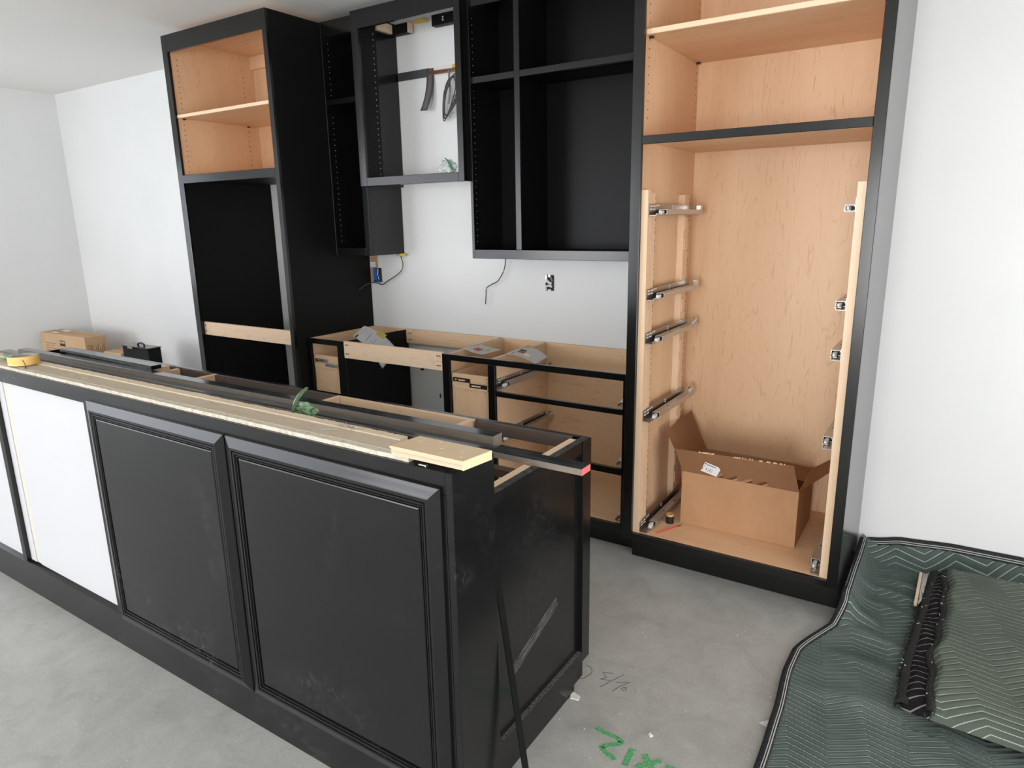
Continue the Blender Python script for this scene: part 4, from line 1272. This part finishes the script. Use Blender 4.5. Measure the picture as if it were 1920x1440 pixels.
# closed rim so the cloth has thickness down to the floor
MBK = thing('moving_blanket', (1.7, -1.1, 0), 'large green quilted moving blanket spread on the concrete floor', 'blanket')
obj('cloth', mbq, quilt_green, MBK, smooth=True)
def bind_path(path, wid, name, parent, m, zadd=0.006, th=0.010, side=1):
    """flat band that follows a path; path gives (point, inward direction)"""
    mb = MB()
    uv_ = mb.bm.loops.layers.uv.verify()
    prof = [(0.0, -0.012), (-0.004, 0.002), (0.0, th * .8), (0.35, th), (0.7, th), (1.0, th * .55), (1.0, -0.004)]
    rows = []
    for p, inn in path:
        row = []
        for a_, h in prof:
            q = p + inn * (a_ * wid if a_ > 0 else a_) + Vector((0, 0, h + zadd))
            q.z = max(q.z, 0.0006)
            row.append(mb.bm.verts.new(q))
        rows.append(row)
    uu = [max(0.0, a_) for a_, h in prof]
    for i in range(len(rows) - 1):
        for j in range(len(prof) - 1):
            fc = mb.bm.faces.new((rows[i][j], rows[i + 1][j], rows[i + 1][j + 1], rows[i][j + 1]))
            for lp, (a_, b_) in zip(fc.loops, ((i, j), (i + 1, j), (i + 1, j + 1), (i, j + 1))):
                lp[uv_].uv = (a_ * .02, uu[b_])
    return obj(name, mb, m, parent, smooth=True)
pl_ = []
for i in range(121):
    y = -2.05 + 2.01 * i / 120
    x = lerp_tab(LEFT, y)
    dx = (lerp_tab(LEFT, y + .01) - lerp_tab(LEFT, y - .01)) / .02
    inn = Vector((1, -dx, 0)).normalized()
    pl_.append((Vector((x - .004, y, blanket_z(x + .012, y) - 0.004)), inn))
bind_path(pl_, 0.027, 'edge_binding', MBK, binding)
pw = []
for i in range(81):
    x = 1.10 + (XRT - 1.10) * i / 80
    pw.append((Vector((x, -0.030, blanket_z(x, -0.014) - .016)), Vector((0, 1, 0))))
mb = MB()
uv_ = mb.bm.loops.layers.uv.verify()
rows = []
for x_ in [1.10 + (XRT - 1.10) * i / 80 for i in range(81)]:
    zt = lerp_tab(ZW, x_) + .034
    rows.append([mb.bm.verts.new((x_, -.004, zt - .03)), mb.bm.verts.new((x_, -.003, zt)), mb.bm.verts.new((x_, -.013, zt + .002)), mb.bm.verts.new((x_, -.017, zt - .008)), mb.bm.verts.new((x_, -.030, zt - .026)), mb.bm.verts.new((x_, -.026, zt - .036))])
wv = [0, 0, .15, .4, 1.0, 1.0]
for i in range(80):
    for j in range(5):
        fc = mb.bm.faces.new((rows[i][j], rows[i + 1][j], rows[i + 1][j + 1], rows[i][j + 1]))
        for lp, b_ in zip(fc.loops, (j, j, j + 1, j + 1)):
            lp[uv_].uv = (i * .02, wv[b_])
obj('edge_binding', mb, binding, MBK, smooth=True)

FD = thing('folded_blanket', (1.8, -0.7, 0.03), 'folded grey green quilted blanket lying on the spread one', 'blanket')
def slab(x0f, x1, y0f, y1f, z0, z1, nx, ny, qs, mname, m, q=None, rnd=0.035, ang=.30, front=.035):
    UVS = []
    def F(u, v_):
        ya, yb = None, None
        xx = u
        yl, yh = y0f(0), y1f(0)
        # rounded front, back and left rims
        vv = v_
        y_n = vv
        xa = x0f(yl + (yh - yl) * vv)
        x = xa + (x1 - xa) * u
        ya, yb = y0f(x), y1f(x)
        y = ya + (yb - ya) * vv
        k_ = min(1.0, (y - ya) / front, (yb - y) / .06, (x - xa) / rnd)
        h = math.sqrt(max(0.0, 1 - (1 - k_) ** 2))
        z = z0 + (z1 - z0) * h
        if q:
            z += 0.006 * quilt_z(*quv(x, y + (z1 - z0) * .6 * (h - 1), ang), *q) * min(1, k_ * 1.5)
        z += 0.010 * noise.noise((x * 3.2, y * 3.2, 7.7 + z0 * 30)) * k_
        UVS.append(quv(x, y + (z1 - z0) * .6 * (h - 1), ang))
        return Vector((x, y, z))
    mbs = MB().grid(nx, ny, F)
    ul = mbs.bm.loops.layers.uv.verify()
    mbs.bm.verts.index_update()
    for f_ in mbs.bm.faces:
        for lp in f_.loops:
            lp[ul].uv = UVS[lp.vert.index]
    return obj(mname, mbs, m, FD, smooth=True)
XLO = lambda y: lerp_tab([(-1.17, 1.312), (-0.90, 1.318), (-0.70, 1.332), (-0.45, 1.352), (-0.20, 1.372)], y)
XHI = lambda y: lerp_tab([(-1.22, 1.392), (-1.0, 1.394), (-0.88, 1.385), (-0.80, 1.398), (-0.62, 1.412), (-0.35, 1.416), (-0.18, 1.410)], y) + .004 * math.sin(31 * y)
slab(lambda y: XLO(y) + .012, 2.20, lambda x: -1.135 - .07 * max(0, x - 1.30), lambda x: -0.135, 0.022, 0.072, 80, 160, None, 'lower_fold', quilt_black, QB)
slab(lambda y: XHI(y) + .010, 2.20, lambda x: -1.195 - .05 * max(0, x - 1.38), lambda x: -0.185, 0.058, 0.118, 170, 320, None, 'upper_fold', quilt_olive, QO, .03, .30, .17)
def fold_bind(xf, ya, yb, zb, wid, name):
    path = []
    for i in range(91):
        y = ya + (yb - ya) * i / 90
        jit = .0035 * noise.noise((y * 60, zb * 9, 1)) + random.uniform(-.0012, .0012)
        path.append((Vector((xf(y) + jit, y, zb + .006 * noise.noise((y * 9, 2, zb)))), Vector((1, 0.03, .25)).normalized()))
    return bind_path(path, wid, name, FD, frayed, 0.0, .018)
fold_bind(XLO, -1.160, -0.150, 0.040, 0.034, 'worn_binding')
fold_bind(XHI, -1.205, -0.195, 0.078, 0.022, 'worn_binding')
tf = MB()
for i in range(170):
    y = random.uniform(-1.1, -.28)
    x = XLO(y) + random.uniform(-.016, .004)
    z = .040 + random.uniform(-.012, .010)
    a_ = Vector((random.uniform(-1, .2), random.uniform(-.7, .7), random.uniform(-.3, .8))).normalized() * random.uniform(.005, .014)
    tf.tube([(x, y, z), Vector((x, y, z)) + a_], .0013, 4)
obj('frayed_fibre', tf, frayed, FD)['kind'] = 'stuff'
wf = MB()
for i in range(24):
    y = random.uniform(-1.15, -.25)
    xf, zb = random.choice(((XLO, .062), (XHI, .098)))
    x = xf(y) + random.uniform(-.006, .016)
    wf.tube([(x, y, zb), (x + random.uniform(-.006, .006), y + random.uniform(-.006, .006), zb + .003)], random.uniform(.0007, .0016), 5)
obj('lint', wf, white_chip, FD)['kind'] = 'stuff'
tag(obj('wood_strip', MB().prism([(1.331, -0.185), (1.342, -0.183), (1.336, -0.47), (1.325, -0.47)], 'z', 0.040, 0.054), pale_y), 'pale wooden strip poking out from under the folded blanket', 'wood strip')
tag(obj('metal_strip', MB().prism([(1.344, -0.175), (1.364, -0.165), (1.350, -0.42), (1.3385, -0.47)], 'z', 0.036, 0.046), zinc_dark), 'grey metal strip tucked beside the pale wooden strip', 'metal strip')

# ------------------------------------------------------------------ crumbs on the floor
tag(obj('wood_shim', MB().prism([(.378, -1.588), (.420, -1.600), (.424, -1.618), (.396, -1.624)], 'z', 0.0, .004), white_chip), 'pale wood shim at the foot of the island end', 'shim')
tag(obj('paper_scrap', MB().grid(4, 4, lambda u, v_: Vector((.965 + .030 * u - .01 * v_, -1.418 + .018 * v_ * (0.4 + u), .003 + .010 * u * v_)), .0006), label_white), 'white paper scrap at the edge of the green blanket', 'paper scrap')
tag(obj('plaster_chip', MB().prism([(.682, -1.632), (.694, -1.640), (.688, -1.648), (.680, -1.642)], 'z', 0, .005), white_chip), 'white plaster chip on the concrete above the green paint', 'chip')
cr = MB()
for i in range(70):
    x, y = random.uniform(.35, 1.0), random.uniform(-1.9, -.62)
    s_ = random.uniform(.0012, .003)
    cr.box(x, x + s_, y, y + s_, 0, s_ * .7)
tag(obj('floor_crumbs', cr, white_chip), 'fine white plaster crumbs scattered on the concrete', 'crumbs', kind='stuff')
